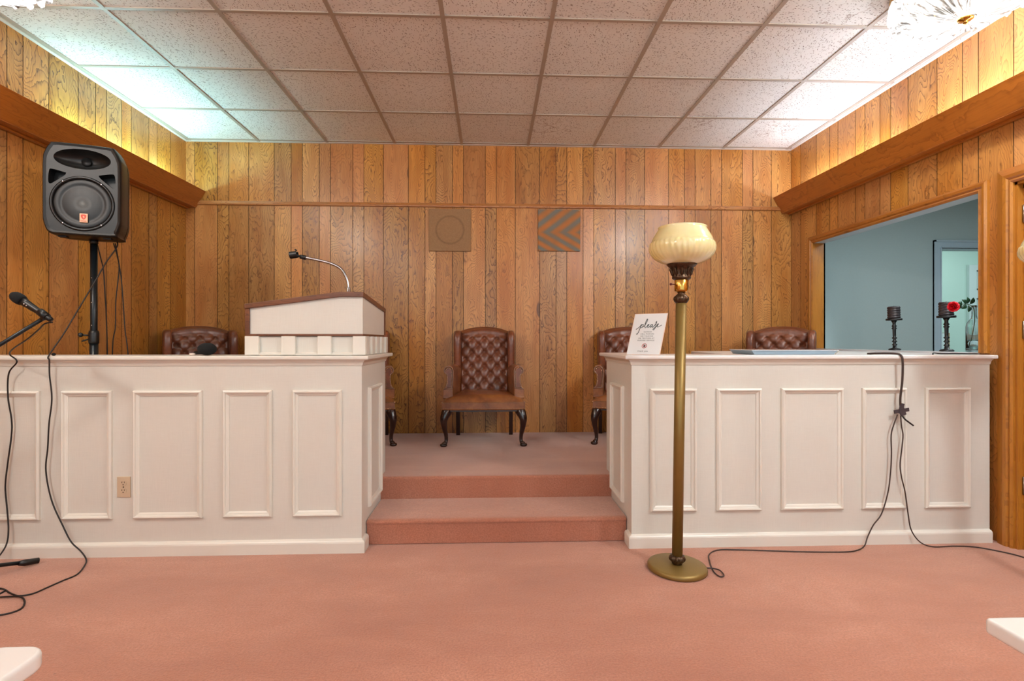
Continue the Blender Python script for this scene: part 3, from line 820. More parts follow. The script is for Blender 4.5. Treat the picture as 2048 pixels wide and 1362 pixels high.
        # side panel below the arm, back to the rear leg
        mb = MB(); mb.prism([(-.255, .285), (.24, .285), (.24, .42), (-.10, .41), (-.235, .395)], 'x', s*.262, s*.318) if False else None
    # --- seat cushion
    mb = MB(); nu, nv = 36, 30; rows = []
    for j in range(nv+1):
        v = j/nv; y = -.272+v*.45; hw = .327-.085*max(0, v-.1)
        row = []
        for i in range(nu+1):
            u = -1+2*i/nu
            hu = max(0, 1-abs(u)**7)**.5; hv = max(0, 1-abs(1-min(v/.17, 1))**2.2)**.5
            z = .352+(.042+.030*(1-u*u)*(.4+.6*min(1, v*2)))*hu*hv
            row.append((u*hw, y-.012*(1-u*u)*(1-v), z))
        rows.append(row)
    mb.add([p for r in rows for p in r], [(j*(nu+1)+i, j*(nu+1)+i+1, (j+1)*(nu+1)+i+1, (j+1)*(nu+1)+i) for j in range(nv) for i in range(nu)], 0, True)
    mb.build('seat_cushion', M['leather_seat'], ch)
    # --- seat rail: bowed leather band with two nail rows
    def outline(off=0):
        P = [(-.245-off, .235), (-.325-off, -.235)]
        P += [(u*(.327+off), -.262-off-.012*(1-u*u)) for u in [-1+2*i/14 for i in range(15)]]
        P += [(.325+off, -.235), (.245+off, .235)]
        return P
    mb = MB(); o1 = outline()
    mb.rings([[(x, y, .290) for x, y in o1], [(x, y, .300) for x, y in outline(.003)], [(x, y, .345) for x, y in outline(.003)], [(x, y, .356) for x, y in o1]], True, True, 0, False)
    rail = mb.build('seat_rail', M['leather_seat'], ch)
    for z in (.300, .348):
        mb = MB(); cyl_nails(mb, [(p.x, p.y, z) for p in resample([(x, y, 0) for x, y in outline(.0045)], .0125)], .0038)
        mb.build('nailhead_row', M['nail'], rail)
    mb = MB(); o2 = [(x*.97, y*.97) for x, y in o1]; mb.rings([[(x, y, .276) for x, y in o2], [(x, y, .291) for x, y in o2]], True, True, 0, False)
    mb.build('dust_cover', M['mahogany'], ch)
    # --- legs
    for s in (-1, 1):
        mb = MB()
        pts = smooth_path([(s*.285, -.215, .292), (s*.300, -.238, .262), (s*.316, -.256, .215), (s*.312, -.250, .150), (s*.300, -.238, .085), (s*.300, -.238, .040), (s*.312, -.252, .020), (s*.322, -.262, .012)], 4)
        rad = []
        key = [(0, .042), (4, .040), (8, .030), (12, .021), (16, .0155), (20, .0145), (24, .020), (28, .016)]
        for i in range(len(pts)):
            for (a, ra), (b, rb) in zip(key[:-1], key[1:]):
                if a <= i <= b: rad.append(ra+(rb-ra)*(i-a)/(b-a)); break
        mb.tube(pts, rad[:len(pts)], 14)
        mb.lathe([(0, 0), (.022, 0), (.028, .006), (.030, .014), (.024, .022), (.010, .026), (0, .027)], 18, (s*.318, -.258, 0))
        mb.build('front_leg', M['mahogany'], ch)
        mb = MB(); R = []
        for z, y in ((.36, .215), (.29, .218), (.15, .228), (0, .250)):
            w = .017; R.append([(s*.235-w, y-w, z), (s*.235+w, y-w, z), (s*.235+w, y+w, z), (s*.235-w, y+w, z)])
        mb.rings(R, True, True, 0, False); mb.build('rear_leg', M['mahogany'], ch, bevel=.002)
    return ch
chair = make_chair()
spots = [(-.062, 4.345, 0, 'brown tufted leather wing chair in the middle of the gap above the steps'),
         (-1.135, 4.345, 8, 'brown tufted wing chair mostly hidden behind the lectern'),
         (1.185, 4.345, -8, 'brown tufted wing chair half hidden behind the left end of the right counter'),
         (-2.31, 4.20, 34, 'brown tufted wing chair in the back left corner behind the left counter'),
         (2.385, 4.16, -34, 'brown tufted wing chair in the back right corner beside the wall opening')]
for i, (x, y, a, lab) in enumerate(spots):
    c = chair if i == 0 else copy_tree(chair)
    c.location = (x, y, PZ); c.rotation_euler = (0, 0, radians(a)); c['label'] = lab

# ------------------------------------------------------------------ torchiere floor lamps
def make_lamp():
    L = thing('torchiere_floor_lamp', 'x', 'floor lamp', (0, 0, 0), 0, 'torchiere floor lamps')
    mb = MB(); mb.lathe([(0, 0), (.136, 0), (.141, .004), (.141, .014), (.137, .022), (.128, .026), (.02, .027), (0, .027)], 64); mb.build('base', M['brass'], L)
    mb = MB(); mb.lathe([(0, .027), (.024, .027), (.026, .034), (.036, .046), (.038, .056), (.034, .066), (.026, .070), (0, .070)], 96, flute=lambda a, r, z: .07*sin(a*9)*(r > .03)); mb.build('base_knob', M['bronze'], L)
    mb = MB(); mb.lathe([(0, .068), (.0255, .068), (.0255, 1.300), (0, 1.300)], 32); mb.build('pole', M['brass'], L)
    mb = MB(); mb.lathe([(0, 1.298), (.026, 1.298), (.031, 1.305), (.036, 1.318), (.034, 1.328), (.024, 1.338), (.016, 1.346), (.019, 1.352), (0, 1.352)], 96, flute=lambda a, r, z: .04*sin(a*12)*(r > .03)); mb.build('collar', M['bronze'], L)
    mb = MB(); mb.lathe([(0, 1.350), (.024, 1.350), (.032, 1.357), (.033, 1.365), (.033, 1.412), (.030, 1.416), (0, 1.416)], 32); mb.build('socket_cup', M['brass_hi'], L)
    mb = MB(); mb.sphere((-.052, 0, 1.390), .0065, 10, 8); mb.tube([(-.048, 0, 1.390), (-.030, 0, 1.390)], .0022, 6); mb.build('switch_knob', M['red_knob'], L)
    def leafy(a, r, z): return (.10*abs(sin(a*6))*(1 if 1.428 < z < 1.465 else 0))-(.05*(abs(sin(a*12)) > .8))*(1.43 < z < 1.465)
    mb = MB(); mb.lathe([(0, 1.412), (.036, 1.412), (.044, 1.418), (.045, 1.424), (.039, 1.429), (.040, 1.436), (.042, 1.446), (.044, 1.456), (.050, 1.466), (.058, 1.474), (.068, 1.482), (.072, 1.488), (.066, 1.492), (.02, 1.490), (0, 1.490)], 72, flute=leafy); 
    for i in range(10):
        a = 2*pi*i/10; A = Matrix.Rotation(a, 4, 'Z')
        mb.tube([A @ Vector(p) for p in ((.040, 0, 1.430), (.046, 0, 1.440), (.050, 0, 1.452), (.055, 0, 1.463), (.060, 0, 1.466))], [.003, .0055, .006, .005, .0025], 8)
        for sg_ in (-1, 1):
            mb.tube([A @ Vector(p) for p in ((.041, 0, 1.432), (.043, sg_*.008, 1.440), (.045, sg_*.010, 1.450), (.047, sg_*.006, 1.455))], .0022, 6)
    mb.build('crown', M['bronze'], L)
    # glass bowl: fluted below, smooth above, open top
    def fl(a, r, z): return .028*abs(sin(a*18+(z-1.5)*16))*min(1, max(0, (z-1.49)/.03))*(1 if z < 1.592 else 0)
    outer = [(.056, 1.486), (.078, 1.490), (.104, 1.500), (.128, 1.516), (.144, 1.535), (.1515, 1.553), (.153, 1.570), (.150, 1.584), (.1475, 1.591), (.147, 1.593), (.142, 1.608), (.134, 1.624), (.124, 1.641), (.115, 1.655), (.112, 1.662), (.115, 1.667)]
    inner = [(r-.005, z) for r, z in outer[::-1]]
    mb = MB(); mb.lathe(outer+inner, 144, caps=False, flute=fl); mb.build('glass_shade', M['shade'], L)
    mb = MB(); mb.lathe([(0, 1.488), (.018, 1.488), (.018, 1.53), (.03, 1.56), (.033, 1.58), (.025, 1.605), (0, 1.615)], 20); mb.build('bulb', M['tbar_white'], L)
    return L
lamp = make_lamp(); lamp.location = (.905, 2.468, 0.001); lamp.rotation_euler = (0, radians(.9), 0)
lamp['label'] = 'brass torchiere floor lamp with cream glass bowl standing before the right counter'
lamp2 = copy_tree(lamp); lamp2.location = (2.505, 2.10, 0.001); lamp2.scale = (.965,)*3; lamp2.rotation_euler = (0, radians(-1.6), 0)
lamp2['label'] = 'floor lamp whose cream glass bowl just shows at the right picture edge by the door'

# ------------------------------------------------------------------ crystal ceiling lights
def make_fixture():
    F = thing('crystal_ceiling_light', 'x', 'ceiling light', (0, 0, 0), 0, 'crystal ceiling lights')
    mb = MB(); mb.lathe([(0, -.002), (.30, -.002), (.305, -.010), (.305, -.028), (.298, -.034), (.20, -.030), (0, -.030)], 64); mb.build('brass_pan', M['brass_hi'], F)
    def rib(a, r, z): return .035*sin(a*22+z*26)
    prof = [(.292, -.030), (.300, -.060), (.288, -.100), (.250, -.138), (.190, -.165), (.110, -.182), (.045, -.190)]
    mb = MB(); mb.lathe(prof+[(r*.97, z+.008) for r, z in prof[::-1]], 176, caps=False, flute=rib); mb.build('crystal_bowl', M['crystal'], F)
    mb = MB()
    for i in range(26):
        a = 2*pi*i/26; c_, s_ = cos(a), sin(a)
        Mx = Matrix.Translation((.296*c_, .296*s_, -.085)) @ Matrix.Rotation(a, 4, 'Z')
        mb.lathe([(0, -.045), (.016, -.030), (.020, .010), (.012, .040), (0, .045)], 6, M=Mx, smooth=False)
    mb.build('crystal_drops', M['crystal'], F)
    mb = MB(); mb.lathe([(0, -.212), (.008, -.210), (.012, -.203), (.010, -.197), (.030, -.193), (.034, -.187), (.010, -.182), (0, -.18)], 24); mb.build('finial', M['brass_hi'], F)
    return F
fx = make_fixture()
FX = [(2.34, 2.44, 'crystal glass ceiling light glowing at the upper right corner', (.90, .96, 1.0), 125),
      (-2.34, 2.36, 'crystal glass ceiling light whose edge shows at the upper left corner', (.98, .96, .90), 88)]
for i, (x, y, lab, colr, e) in enumerate(FX):
    f_ = fx if i == 0 else copy_tree(fx)
    f_.scale = (1, 1, 1.06); f_.location = (x, y, ZC-.001); f_['label'] = lab
    light('bulb_light', 'POINT', (x, y, ZC-.11), e, colr, .07)
# the same lights carry on down the room behind the camera
for (x, y, e, cl) in ((2.25, .75, 62, (.88, .97, 1.0)), (-2.25, .75, 36, (1.0, .94, .88)), (1.8, -1.2, 26, (.92, .98, 1.0)), (-1.8, -1.2, 22, (1.0, .96, .92))):
    light('room_lamp', 'POINT', (x, y, ZC-.16), e, cl, .12)
# ------------------------------------------------------------------ loudspeaker on its tripod stand
sp = thing('loudspeaker', 'black two way loudspeaker with orange emblem on a pole stand', 'loudspeaker', (-2.280, 3.035, 1.690), radians(19)); sp.scale = (.875, .875, .90)
W, HH = .200, .277
def sp_outline(kw, kh, dz=0):
    base = [(-.150, -.277), (.150, -.277), (.178, -.262), (.197, -.205), (.200, -.150), (.200, .15), (.190, .215), (.166, .262), (.130, .277), (-.130, .277), (-.166, .262), (-.190, .215), (-.200, .15), (-.200, -.150), (-.197, -.205), (-.178, -.262)]
    P = smooth_path([(x, z, 0) for x, z in base]+[(base[0][0], base[0][1], 0)], 3)[:-1]
    return [(p.x*kw, p.y*kh+dz) for p in P]
R = []
for (y, kw, kh) in ((-.178, .90, .925), (-.186, .955, .965), (-.176, .99, .99), (-.160, 1, 1), (-.055, 1, 1), (-.050, .985, .99), (-.045, 1, 1), (.03, .93, .985), (.12, .70, .95), (.150, .62, .92), (.155, .57, .88)):
    R.append([(x, y, z+.277) for x, z in sp_outline(kw, kh)])
mb = MB(); mb.rings(R, True, True, 0, True); cab = mb.build('cabinet', M['black_tex'], sp)
def cutter(mb, hide=[]):
    return mb.build('cut', M['black_tex'])
cuts = []
mb = MB(); mb.sphere((0.0, -.222, .277+.185), 1, 40, 20, 0, (.158, .115, .066)); cuts.append(cutter(mb))
for s in (-1, 1):
    P = smooth_path([(p[0]*s, p[1], 0) for p in [(.082, .095), (.150, .110), (.166, .098), (.170, .035), (.158, .022), (.128, .045), (.090, .078), (.082, .095)]], 4)[:-1]
    mb = MB(); mb.rings([[(p.x, y, p.y+.277) for p in P] for y in (-.3, -.10)], True, True, 0, False); cuts.append(cutter(mb))
mb = MB(); mb.lathe([(0, -.22), (.167, -.22), (.167, -.172), (0, -.172)], 64, (0, 0, 0), M=Matrix.Translation((0, 0, .277-.085)) @ Matrix.Rotation(-pi/2, 4, 'X') @ Matrix.Scale(-1, 4, (0, 0, 1)) if False else Matrix.Translation((0, 0, .277-.085)) @ Matrix.Rotation(-pi/2, 4, 'X')); cuts.append(cutter(mb))
for s in (1,):
    mb = MB(); mb.sphere((.186, .045, .27), 1, 20, 12, 0, (.030, .030, .075)); cuts.append(cutter(mb))
for c in cuts:
    c.parent = sp
    md = cab.modifiers.new('b', 'BOOLEAN'); md.operation = 'DIFFERENCE'; md.object = c; md.solver = 'EXACT'
bpy.context.view_layer.update()
dg = bpy.context.evaluated_depsgraph_get(); me = bpy.data.meshes.new_from_object(cab.evaluated_get(dg))
cab.modifiers.clear(); cab.data = me
for c in cuts: bpy.data.objects.remove(c, do_unlink=True)
md = cab.modifiers.new('bevel', 'BEVEL'); md.width = .004; md.segments = 2; md.limit_method = 'ANGLE'; md.angle_limit = radians(40)
RX = Matrix.Translation((0, 0, .277-.085)) @ Matrix.Rotation(-pi/2, 4, 'X')    # local z -> world +y... front is -y
RX = Matrix.Translation((0, 0, .192)) @ Matrix.Rotation(pi/2, 4, 'X')          # local +z points to -y
mb = MB(); mb.lathe([(.150, .172), (.150, .180), (.156, .186), (.163, .184), (.166, .176), (.166, .165)], 64, M=RX, caps=False); mb.build('woofer_ring', M['black'], sp)
mb = MB(); mb.lathe([(0, .181), (.05, .181), (.10, .179), (.112, .176), (.117, .179), (.14, .178), (.152, .174), (.152, .168), (0, .168)], 64, M=RX); mb.build('woofer_grille', M['grille_black'] if 'grille_black' in M else M['black_tex'], sp)
for a in (52, 128, 232, 308):
    mb = MB(); mb.sphere((.158*cos(radians(a)), -.186, .192+.158*sin(radians(a))), .0055, 10, 6, 0, (1, .5, 1)); mb.build('screw', M['chrome'], sp)
mb = MB(); mb.lathe([(0, .12), (.026, .12), (.026, .122), (0, .122)], 24, M=Matrix.Translation((0, 0, .462)) @ Matrix.Rotation(pi/2, 4, 'X')); mb.build('horn_throat', M['black_deep'], sp)
mb = MB(); mb.box(-.021, .021, -.187, -.181, -.027, .027); bd = mb.build('emblem_badge', M['badge'], sp, bevel=.002, loc=(.008, 0, .105))
mb = MB(); mb.prism([(-.014, .017), (-.008, .021), (.008, .021), (.014, .017), (.013, .004), (.006, -.006), (0, -.010), (-.006, -.006), (-.013, .004)], 'y', -.1885, -.187); mb.build('shield', M['badge_red'], bd)
mb = MB(); mb.prism([(-.005, .009), (.001, .012), (.006, .006), (.002, -.003), (-.002, .000), (.001, .005)], 'y', -.1892, -.1885); mb.build('shield_mark', M['badge'], bd)
mb = MB()
for k in range(7): mb.box(-.014+k*.0042, -.0112+k*.0042, -.1882, -.187, -.021, -.0165)
mb.build('lettering', M['badge_red'], bd)
mb = MB()
for x in (-.12, .11): mb.box(x-.022, x+.022, -.13, -.09, -.008, .006)
mb.build('rubber_foot', M['black_deep'], sp, bevel=.002)
mb = MB(); mb.lathe([(0, -.018), (.024, -.018), (.024, .004), (0, .004)], 20); mb.build('pole_socket', M['black'], sp)

st = thing('speaker_stand', 'black tubular tripod stand holding the loudspeaker behind the left counter', 'speaker stand', (-2.280, 3.035, PZ))
mb = MB(); mb.lathe([(0, .50), (.0175, .50), (.0175, 1.397), (0, 1.397)], 20); mb.build('inner_pole', M['black_metal'], st)
mb = MB(); mb.lathe([(0, .10), (.021, .10), (.021, .84), (0, .84)], 20); mb.build('outer_pole', M['black_metal'], st)
mb = MB(); mb.lathe([(0, .825), (.0245, .825), (.0255, .84), (.0255, .885), (.022, .90), (0, .90)], 20); mb.tube([(-.02, -.01, .872), (-.045, -.025, .874)], .005, 8); mb.sphere((-.052, -.029, .875), .013, 12, 8); mb.tube([(-.020, -.01, .852), (-.045, -.03, .838)], .004, 6)
mb.build('clamp_collar', M['black'], st)
mb = MB()
for z in (.93, 1.06, 1.20): mb.sphere((.001, -.0178, z), .003, 8, 6)
mb.build('pin_holes', M['chrome'], st)
for k in range(3):
    a = radians(20+120*k)
    mb = MB(); mb.tube([(.025*cos(a), .025*sin(a), .36), (.17*cos(a), .17*sin(a), .016)], .011, 8); mb.sphere((.17*cos(a), .17*sin(a), .016), .0155, 10, 8); mb.build('leg', M['black_metal'], st)

# ------------------------------------------------------------------ microphone on a boom stand (stand mostly left of frame)
ms = thing('microphone_stand', 'black boom microphone stand at the left edge with a foot against the counter', 'microphone stand', (-2.44, 2.36, 0))
def T(p): return (p[0]+2.44, p[1]-2.36, p[2])
mb = MB(); mb.lathe([(0, .10), (.012, .10), (.012, .96), (0, .96)], 14); mb.build('pole', M['black_metal'], ms)
mb = MB(); mb.lathe([(0, .07), (.026, .07), (.030, .09), (.026, .13), (0, .13)], 16); mb.build('hub', M['black'], ms)
for (fx_, fy_) in ((-2.262, 2.654), (-2.62, 2.20), (-2.24, 2.10)):
    d = Vector((fx_+2.44, fy_-2.36)); 
    mb = MB(); mb.tube([(0, 0, .095), (d.x*.82, d.y*.82, .030)], .0095, 10)
    lg = mb.build('leg', M['black_metal'], ms)
    mb = MB(); mb.tube([(d.x*.78, d.y*.78, .032), (d.x*.85, d.y*.85, .026), (d.x*1.0, d.y*1.0, .018)], [.011, .016, .014], 12); mb.build('rubber_foot', M['black'], lg)
mb = MB(); mb.tube([T((-2.52, 2.33, .865)), T((-1.985, 2.35, 1.213))], .0085, 10); mb.sphere(T((-2.44, 2.355, .955)), .02, 12, 8); mb.build('boom_arm', M['black_metal'], ms)
a_, b_ = Vector(T((-2.015, 2.34, 1.240))), Vector(T((-1.975, 2.34, 1.213)))
mb = MB(); mb.tube([T((-1.988, 2.349, 1.211)), T((-1.972, 2.345, 1.226))], .010, 10); mb.tube([T((-1.990, 2.340, 1.245)), T((-1.958, 2.340, 1.219))], .0165, 14); mb.build('clip', M['black'], ms)
mc = thing('microphone', 'black handheld microphone clipped to the boom stand at the left edge', 'microphone', (-2.02, 2.34, 1.262))
ax = (Vector((-2.105, 2.34, 1.312))-Vector((-1.935, 2.34, 1.197))).normalized()
q = ax.to_track_quat('Z', 'Y').to_matrix().to_4x4()
mb = MB(); mb.lathe([(0, -.098), (.009, -.098), (.0115, -.09), (.0125, -.04), (.0165, .03), (.0185, .05), (0, .052)], 24, M=q); mb.build('handle', M['black'], mc)
mb = MB(); mb.lathe([(0, .050), (.021, .050), (.024, .060), (.0245, .074), (.0215, .092), (.013, .104), (0, .108)], 24, M=q); mb.build('grille_head', M['grille_mesh'] if 'grille_mesh' in M else M['foam'], mc)
mb = MB(); n_ = q @ Vector((0, 1, 0)); 
f_ = Vector((0, -1, 0))
for k in (0, .012): 
    p = ax*(.026-k)+f_*.0165; mb.sphere((p.x, p.y, p.z), .0038, 8, 6)
mb.build('switch', M['chrome'], mc)

# ------------------------------------------------------------------ foam windscreen microphone lying on the left counter
fm = thing('foam_covered_microphone', 'microphone with round black foam windscreen lying on the left counter', 'microphone', (-1.512, 2.79, CT+.0005))
mb = MB(); mb.sphere((0, 0, .034), 1, 28, 18, 0, (.047, .040, .0335)); mb.build('foam_windscreen', M['foam'], fm)
mb = MB(); mb.tube([(-.030, .01, .022), (-.050, .014, .016), (-.075, .02, .012)], [.012, .010, .0095], 12); mb.build('shaft', M['black'], fm)
mb = MB(); mb.tube([(-.062, .0, .007), (-.088, -.004, .006)], .006, 10); mb.build('pale_end', M['acrylic_edge'], fm)

# ------------------------------------------------------------------ cables
def cable(name, pts, r, mat, label, cat='cable', n=8):
    mb = MB(); mb.tube(smooth_path(pts, n), r, 8); c = mb.build(name, mat); tag(c, label, cat); return c
cable('microphone_cable', [(-1.936, 2.34, 1.197), (-1.985, 2.36, 1.191), (-2.064, 2.42, 1.165), (-2.186, 2.5, 1.120), (-2.333, 2.6, 1.079), (-2.42, 2.675, 1.048), (-2.40, 2.692, 1.01), (-2.445, 2.698, .95), (-2.455, 2.705, .83), (-2.447, 2.715, .715), (-2.452, 2.72, .63), (-2.470, 2.72, .49), (-2.482, 2.72, .37), (-2.468, 2.715, .25), (-2.453, 2.705, .155), (-2.450, 2.69, .085), (-2.455, 2.65, .035), (-2.43, 2.56, .008), (-2.38, 2.46, .0045), (-2.30, 2.41, .0045), (-2.20, 2.39, .0045), (-2.16, 2.36, .0045), (-2.18, 2.30, .0045), (-2.26, 2.27, .0045)], .0035, M['cable'], 'thin black microphone cable hanging over the counter at the far left')
cable('speaker_cable', [(-2.160, 3.05, 1.686), (-2.150, 3.03, 1.650), (-2.176, 2.983, 1.555), (-2.196, 2.925, 1.436), (-2.222, 2.85, 1.285), (-2.246, 2.785, 1.152), (-2.250, 2.700, 1.041), (-2.243, 2.694, 1.015), (-2.247, 2.700, .94), (-2.240, 2.705, .82), (-2.258, 2.71, .69), (-2.266, 2.712, .57), (-2.275, 2.712, .45), (-2.245, 2.71, .30), (-2.185, 2.705, .17), (-2.140, 2.70, .09), (-2.090, 2.695, .045), (-2.048, 2.675, .012), (-2.012, 2.62, .0045), (-1.970, 2.52, .0045), (-1.985, 2.455, .0045), (-2.0, 2.39, .0045), (-2.015, 2.335, .0045), (-2.06, 2.318, .0045), (-2.12, 2.345, .0045), (-2.19, 2.385, .0045), (-2.26, 2.38, .0045), (-2.30, 2.33, .0045), (-2.22, 2.30, .0045), (-2.10, 2.305, .0075), (-2.035, 2.300, .0075), (-1.985, 2.262, .0045), (-1.950, 2.205, .0045), (-1.975, 2.165, .0045), (-2.05, 2.15, .0045), (-2.14, 2.15, .0045)], .0035, M['cable'], 'black speaker cable running over the counter and coiling on the carpet')
mb = MB(); mb.sphere((-2.245, 2.722, 1.046), .0095, 12, 8, 0, (1, 1, .8)); tag(mb.build('cable_adhesive', M['foam']), 'small dark blob holding the speaker cable on the counter edge', 'adhesive blob')
for i, (pts, lab) in enumerate((([(-2.311, 3.10, 1.686), (-2.311, 3.13, 1.60), (-2.311, 3.15, 1.53), (-2.300, 3.15, 1.36), (-2.294, 3.15, 1.24), (-2.288, 3.15, 1.04), (-2.28, 3.15, .60), (-2.28, 3.15, .29)], 'black cable hanging straight down nearest to the speaker pole'),
                                ([(-2.210, 3.09, 1.686), (-2.218, 3.13, 1.62), (-2.221, 3.15, 1.54), (-2.239, 3.15, 1.36), (-2.242, 3.15, 1.20), (-2.258, 3.15, 1.08), (-2.26, 3.15, .70), (-2.25, 3.15, .29)], 'black cable hanging second from the speaker pole'),
                                ([(-2.200, 3.09, 1.686), (-2.212, 3.13, 1.60), (-2.210, 3.15, 1.50), (-2.198, 3.15, 1.36), (-2.186, 3.15, 1.18), (-2.168, 3.15, 1.02), (-2.15, 3.15, .60), (-2.15, 3.15, .29)], 'thin black cable hanging farthest right of the speaker pole'))):
    c = cable('hanging_cable', pts, .0032, M['cable'], lab); c['group'] = 'cables hanging under the loudspeaker'
cable('lamp_cable', [(2.16, 2.86, 1.041), (2.165, 2.80, 1.045), (2.205, 2.72, 1.046), (2.222, 2.697, 1.036), (2.226, 2.690, 1.0), (2.228, 2.695, .90), (2.221, 2.70, .80), (2.228, 2.705, .74)], .0055, M['brown_cable'], 'doubled dark brown cable hanging from the right counter to the tape')
cable('lamp_power_cord', [(2.215, 2.712, .712), (2.190, 2.708, .655), (2.178, 2.71, .60), (2.181, 2.712, .50), (2.176, 2.712, .40), (2.160, 2.71, .29), (2.120, 2.705, .175), (2.070, 2.70, .115), (2.035, 2.695, .055), (2.0, 2.675, .012), (1.93, 2.64, .0045), (1.85, 2.625, .0045), (1.65, 2.635, .0045), (1.48, 2.655, .0045), (1.30, 2.675, .0045), (1.20, 2.675, .0045), (1.13, 2.62, .0045), (1.095, 2.53, .0045), (1.075, 2.46, .0045), (1.068, 2.41, .0045), (1.076, 2.375, .0045), (1.100, 2.385, .0045), (1.100, 2.43, .0085), (1.075, 2.45, .0095), (1.045, 2.450, .012)], .0032, M['brown_cable'], 'dark cord running from the tape along the carpet to the lamp base')
cable('extension_cord', [(2.230, 2.708, .705), (2.236, 2.71, .65), (2.246, 2.712, .60), (2.240, 2.712, .53), (2.230, 2.712, .44), (2.238, 2.712, .37), (2.256, 2.71, .29), (2.270, 2.706, .17), (2.283, 2.70, .085), (2.32, 2.685, .025), (2.38, 2.672, .0045), (2.50, 2.675, .0045), (2.60, 2.66, .0045), (2.68, 2.60, .0045), (2.73, 2.52, .0045), (2.76, 2.35, .0045)], .0032, M['brown_cable'], 'dark cord dropping from the tape to the floor and away past the door')
cable('loose_cord_end', [(2.236, 2.708, .712), (2.246, 2.700, .690), (2.266, 2.695, .672), (2.288, 2.692, .655)], .0042, M['cable'], 'short black cord stub sticking out below the tape on the right counter', 'cord')
tp = thing('cloth_tape', 'crossed strips of dark tape holding cords to the right counter', 'tape', (2.228, YC-.024, .735))
for (cx, cz, w_, h_, an) in ((0, .0, .085, .019, 9), (-.002, .012, .022, .058, -14), (.004, -.006, .030, .040, 20)):
    mb = MB(); Mx = Matrix.Translation((cx, 0, cz)) @ Matrix.Rotation(radians(-an), 4, 'Y'); mb.box(-w_/2, w_/2, -.014-abs(an)*.0002, -.012, -h_/2, h_/2, M=Mx); mb.build('strip', M['tape'], tp)
cable('power_cord', [(2.44, 2.74, 1.041), (2.48, 2.78, 1.047), (2.54, 2.81, 1.043), (2.64, 2.82, 1.042), (2.72, 2.80, 1.042), (2.75, 2.795, 1.0415)], .0035, M['black'], 'black cord lying along the right counter top beside the bottle')

# ------------------------------------------------------------------ acrylic sign
sg = thing('notice_sign', 'white notice in slanted clear acrylic holder reading please, on the right counter corner', 'sign', (.838, 2.812, CT+.001), radians(-40))
Mt = Matrix.Rotation(radians(-27), 4, 'X')
w_, h_ = .094, .262
mb = MB(); mb.box(-w_-.004, w_+.004, 0, .003, 0, h_, M=Mt); mb.build('acrylic_panel', M['acrylic_edge'], sg)
mb = MB(); mb.box(-w_, w_, -.0012, -.0002, .002, h_-.004, M=Mt); mb.build('paper_sheet', M['paper'], sg)
mb = MB(); mb.box(-w_-.004, w_+.004, .0, .085, 0, .003); mb.build('acrylic_foot', M['acrylic_edge'], sg)
def strokes(name, lists, r, mat, z0, sc, xoff=0):
    mb = MB()
    for pts in lists:
        P = smooth_path([(xoff+x*sc, -.0022, z0+z*sc) for x, z in pts], 6)
        mb.tube([Mt @ p for p in P], r, 6)
    return mb.build(name, mat, sg)
pl = [[(-4.6, -.6), (-3.6, .2), (-2.9, 1.2), (-2.8, 1.5), (-3.0, .3), (-3.3, -1.4), (-3.7, -2.6), (-4.1, -2.4)], [(-2.9, .9), (-2.3, 1.5), (-2.0, 1.1), (-2.3, .3), (-2.9, .1)],
      [(-2.3, .3), (-1.5, .9), (-.9, 2.6), (-.8, 3.6), (-1.1, 3.5), (-1.4, 2.0), (-1.3, .4), (-1.0, .1), (-.5, .6)],
      [(-.5, .6), (.0, 1.1), (.1, 1.4), (-.2, 1.4), (-.4, .8), (-.2, .2), (.3, .4), (.8, .9)],
      [(1.5, 1.3), (1.0, 1.3), (.7, .6), (.9, .2), (1.4, .8), (1.5, 1.4), (1.5, .4), (1.8, .2), (2.2, .8)],
      [(2.2, .8), (2.8, 1.8), (2.9, 2.5), (2.6, 2.3), (2.8, 1.0), (2.7, -.2), (2.2, -.9), (2.0, -.5), (2.8, .3)],
      [(2.8, .3), (3.4, .9), (3.7, 1.5), (3.4, 1.6), (3.2, .9), (3.5, .3), (4.1, .5), (5.0, 1.1)]]
strokes('script_lettering', pl, .0016, M['ink'], .168, .0155)
def text(body, size, z, x, mat, name='lettering'):
    cu = bpy.data.curves.new('t', 'FONT'); cu.body = body; cu.size = size; cu.align_x = 'CENTER'; cu.extrude = .0002; cu.space_character = 1.25
    o = bpy.data.objects.new('t', cu); COL.objects.link(o); bpy.context.view_layer.update()
    me = bpy.data.meshes.new_from_object(o.evaluated_get(bpy.context.evaluated_depsgraph_get())); bpy.data.objects.remove(o, do_unlink=True)
    me.materials.clear(); me.materials.append(mat)
    o = bpy.data.objects.new(name, me); COL.objects.link(o); o.parent = sg
    o.matrix_local = Mt @ Matrix.Translation((x, -.0016, z)) @ Matrix.Rotation(pi/2, 4, 'X'); return o
for i, b in enumerate(('SILENCE', 'CELL PHONES', 'NO TALKING', 'OR TEXTING AT', 'DURING SERVICE')): text(b, .0105, .139-i*.0135, .002, M['ink'])
text('thank you', .012, .018, -.004, M['ink'])
mb = MB(); c0 = (.0, .054); pts = [Mt @ Vector((c0[0]+.0135*cos(2*pi*k/28), -.002, c0[1]+.0135*sin(2*pi*k/28))) for k in range(29)]; mb.tube(pts, .0013, 6)
mb.tube([Mt @ Vector((c0[0]-.0095, -.002, c0[1]+.0095)), Mt @ Vector((c0[0]+.0095, -.002, c0[1]-.0095))], .001, 6); mb.build('prohibition_ring', M['red_ink'], sg)
mb = MB(); mb.box(-.005, .005, -.0019, -.0012, c0[1]-.0075, c0[1]+.0075, M=Mt); mb.build('phone_symbol', M['ink'], sg)

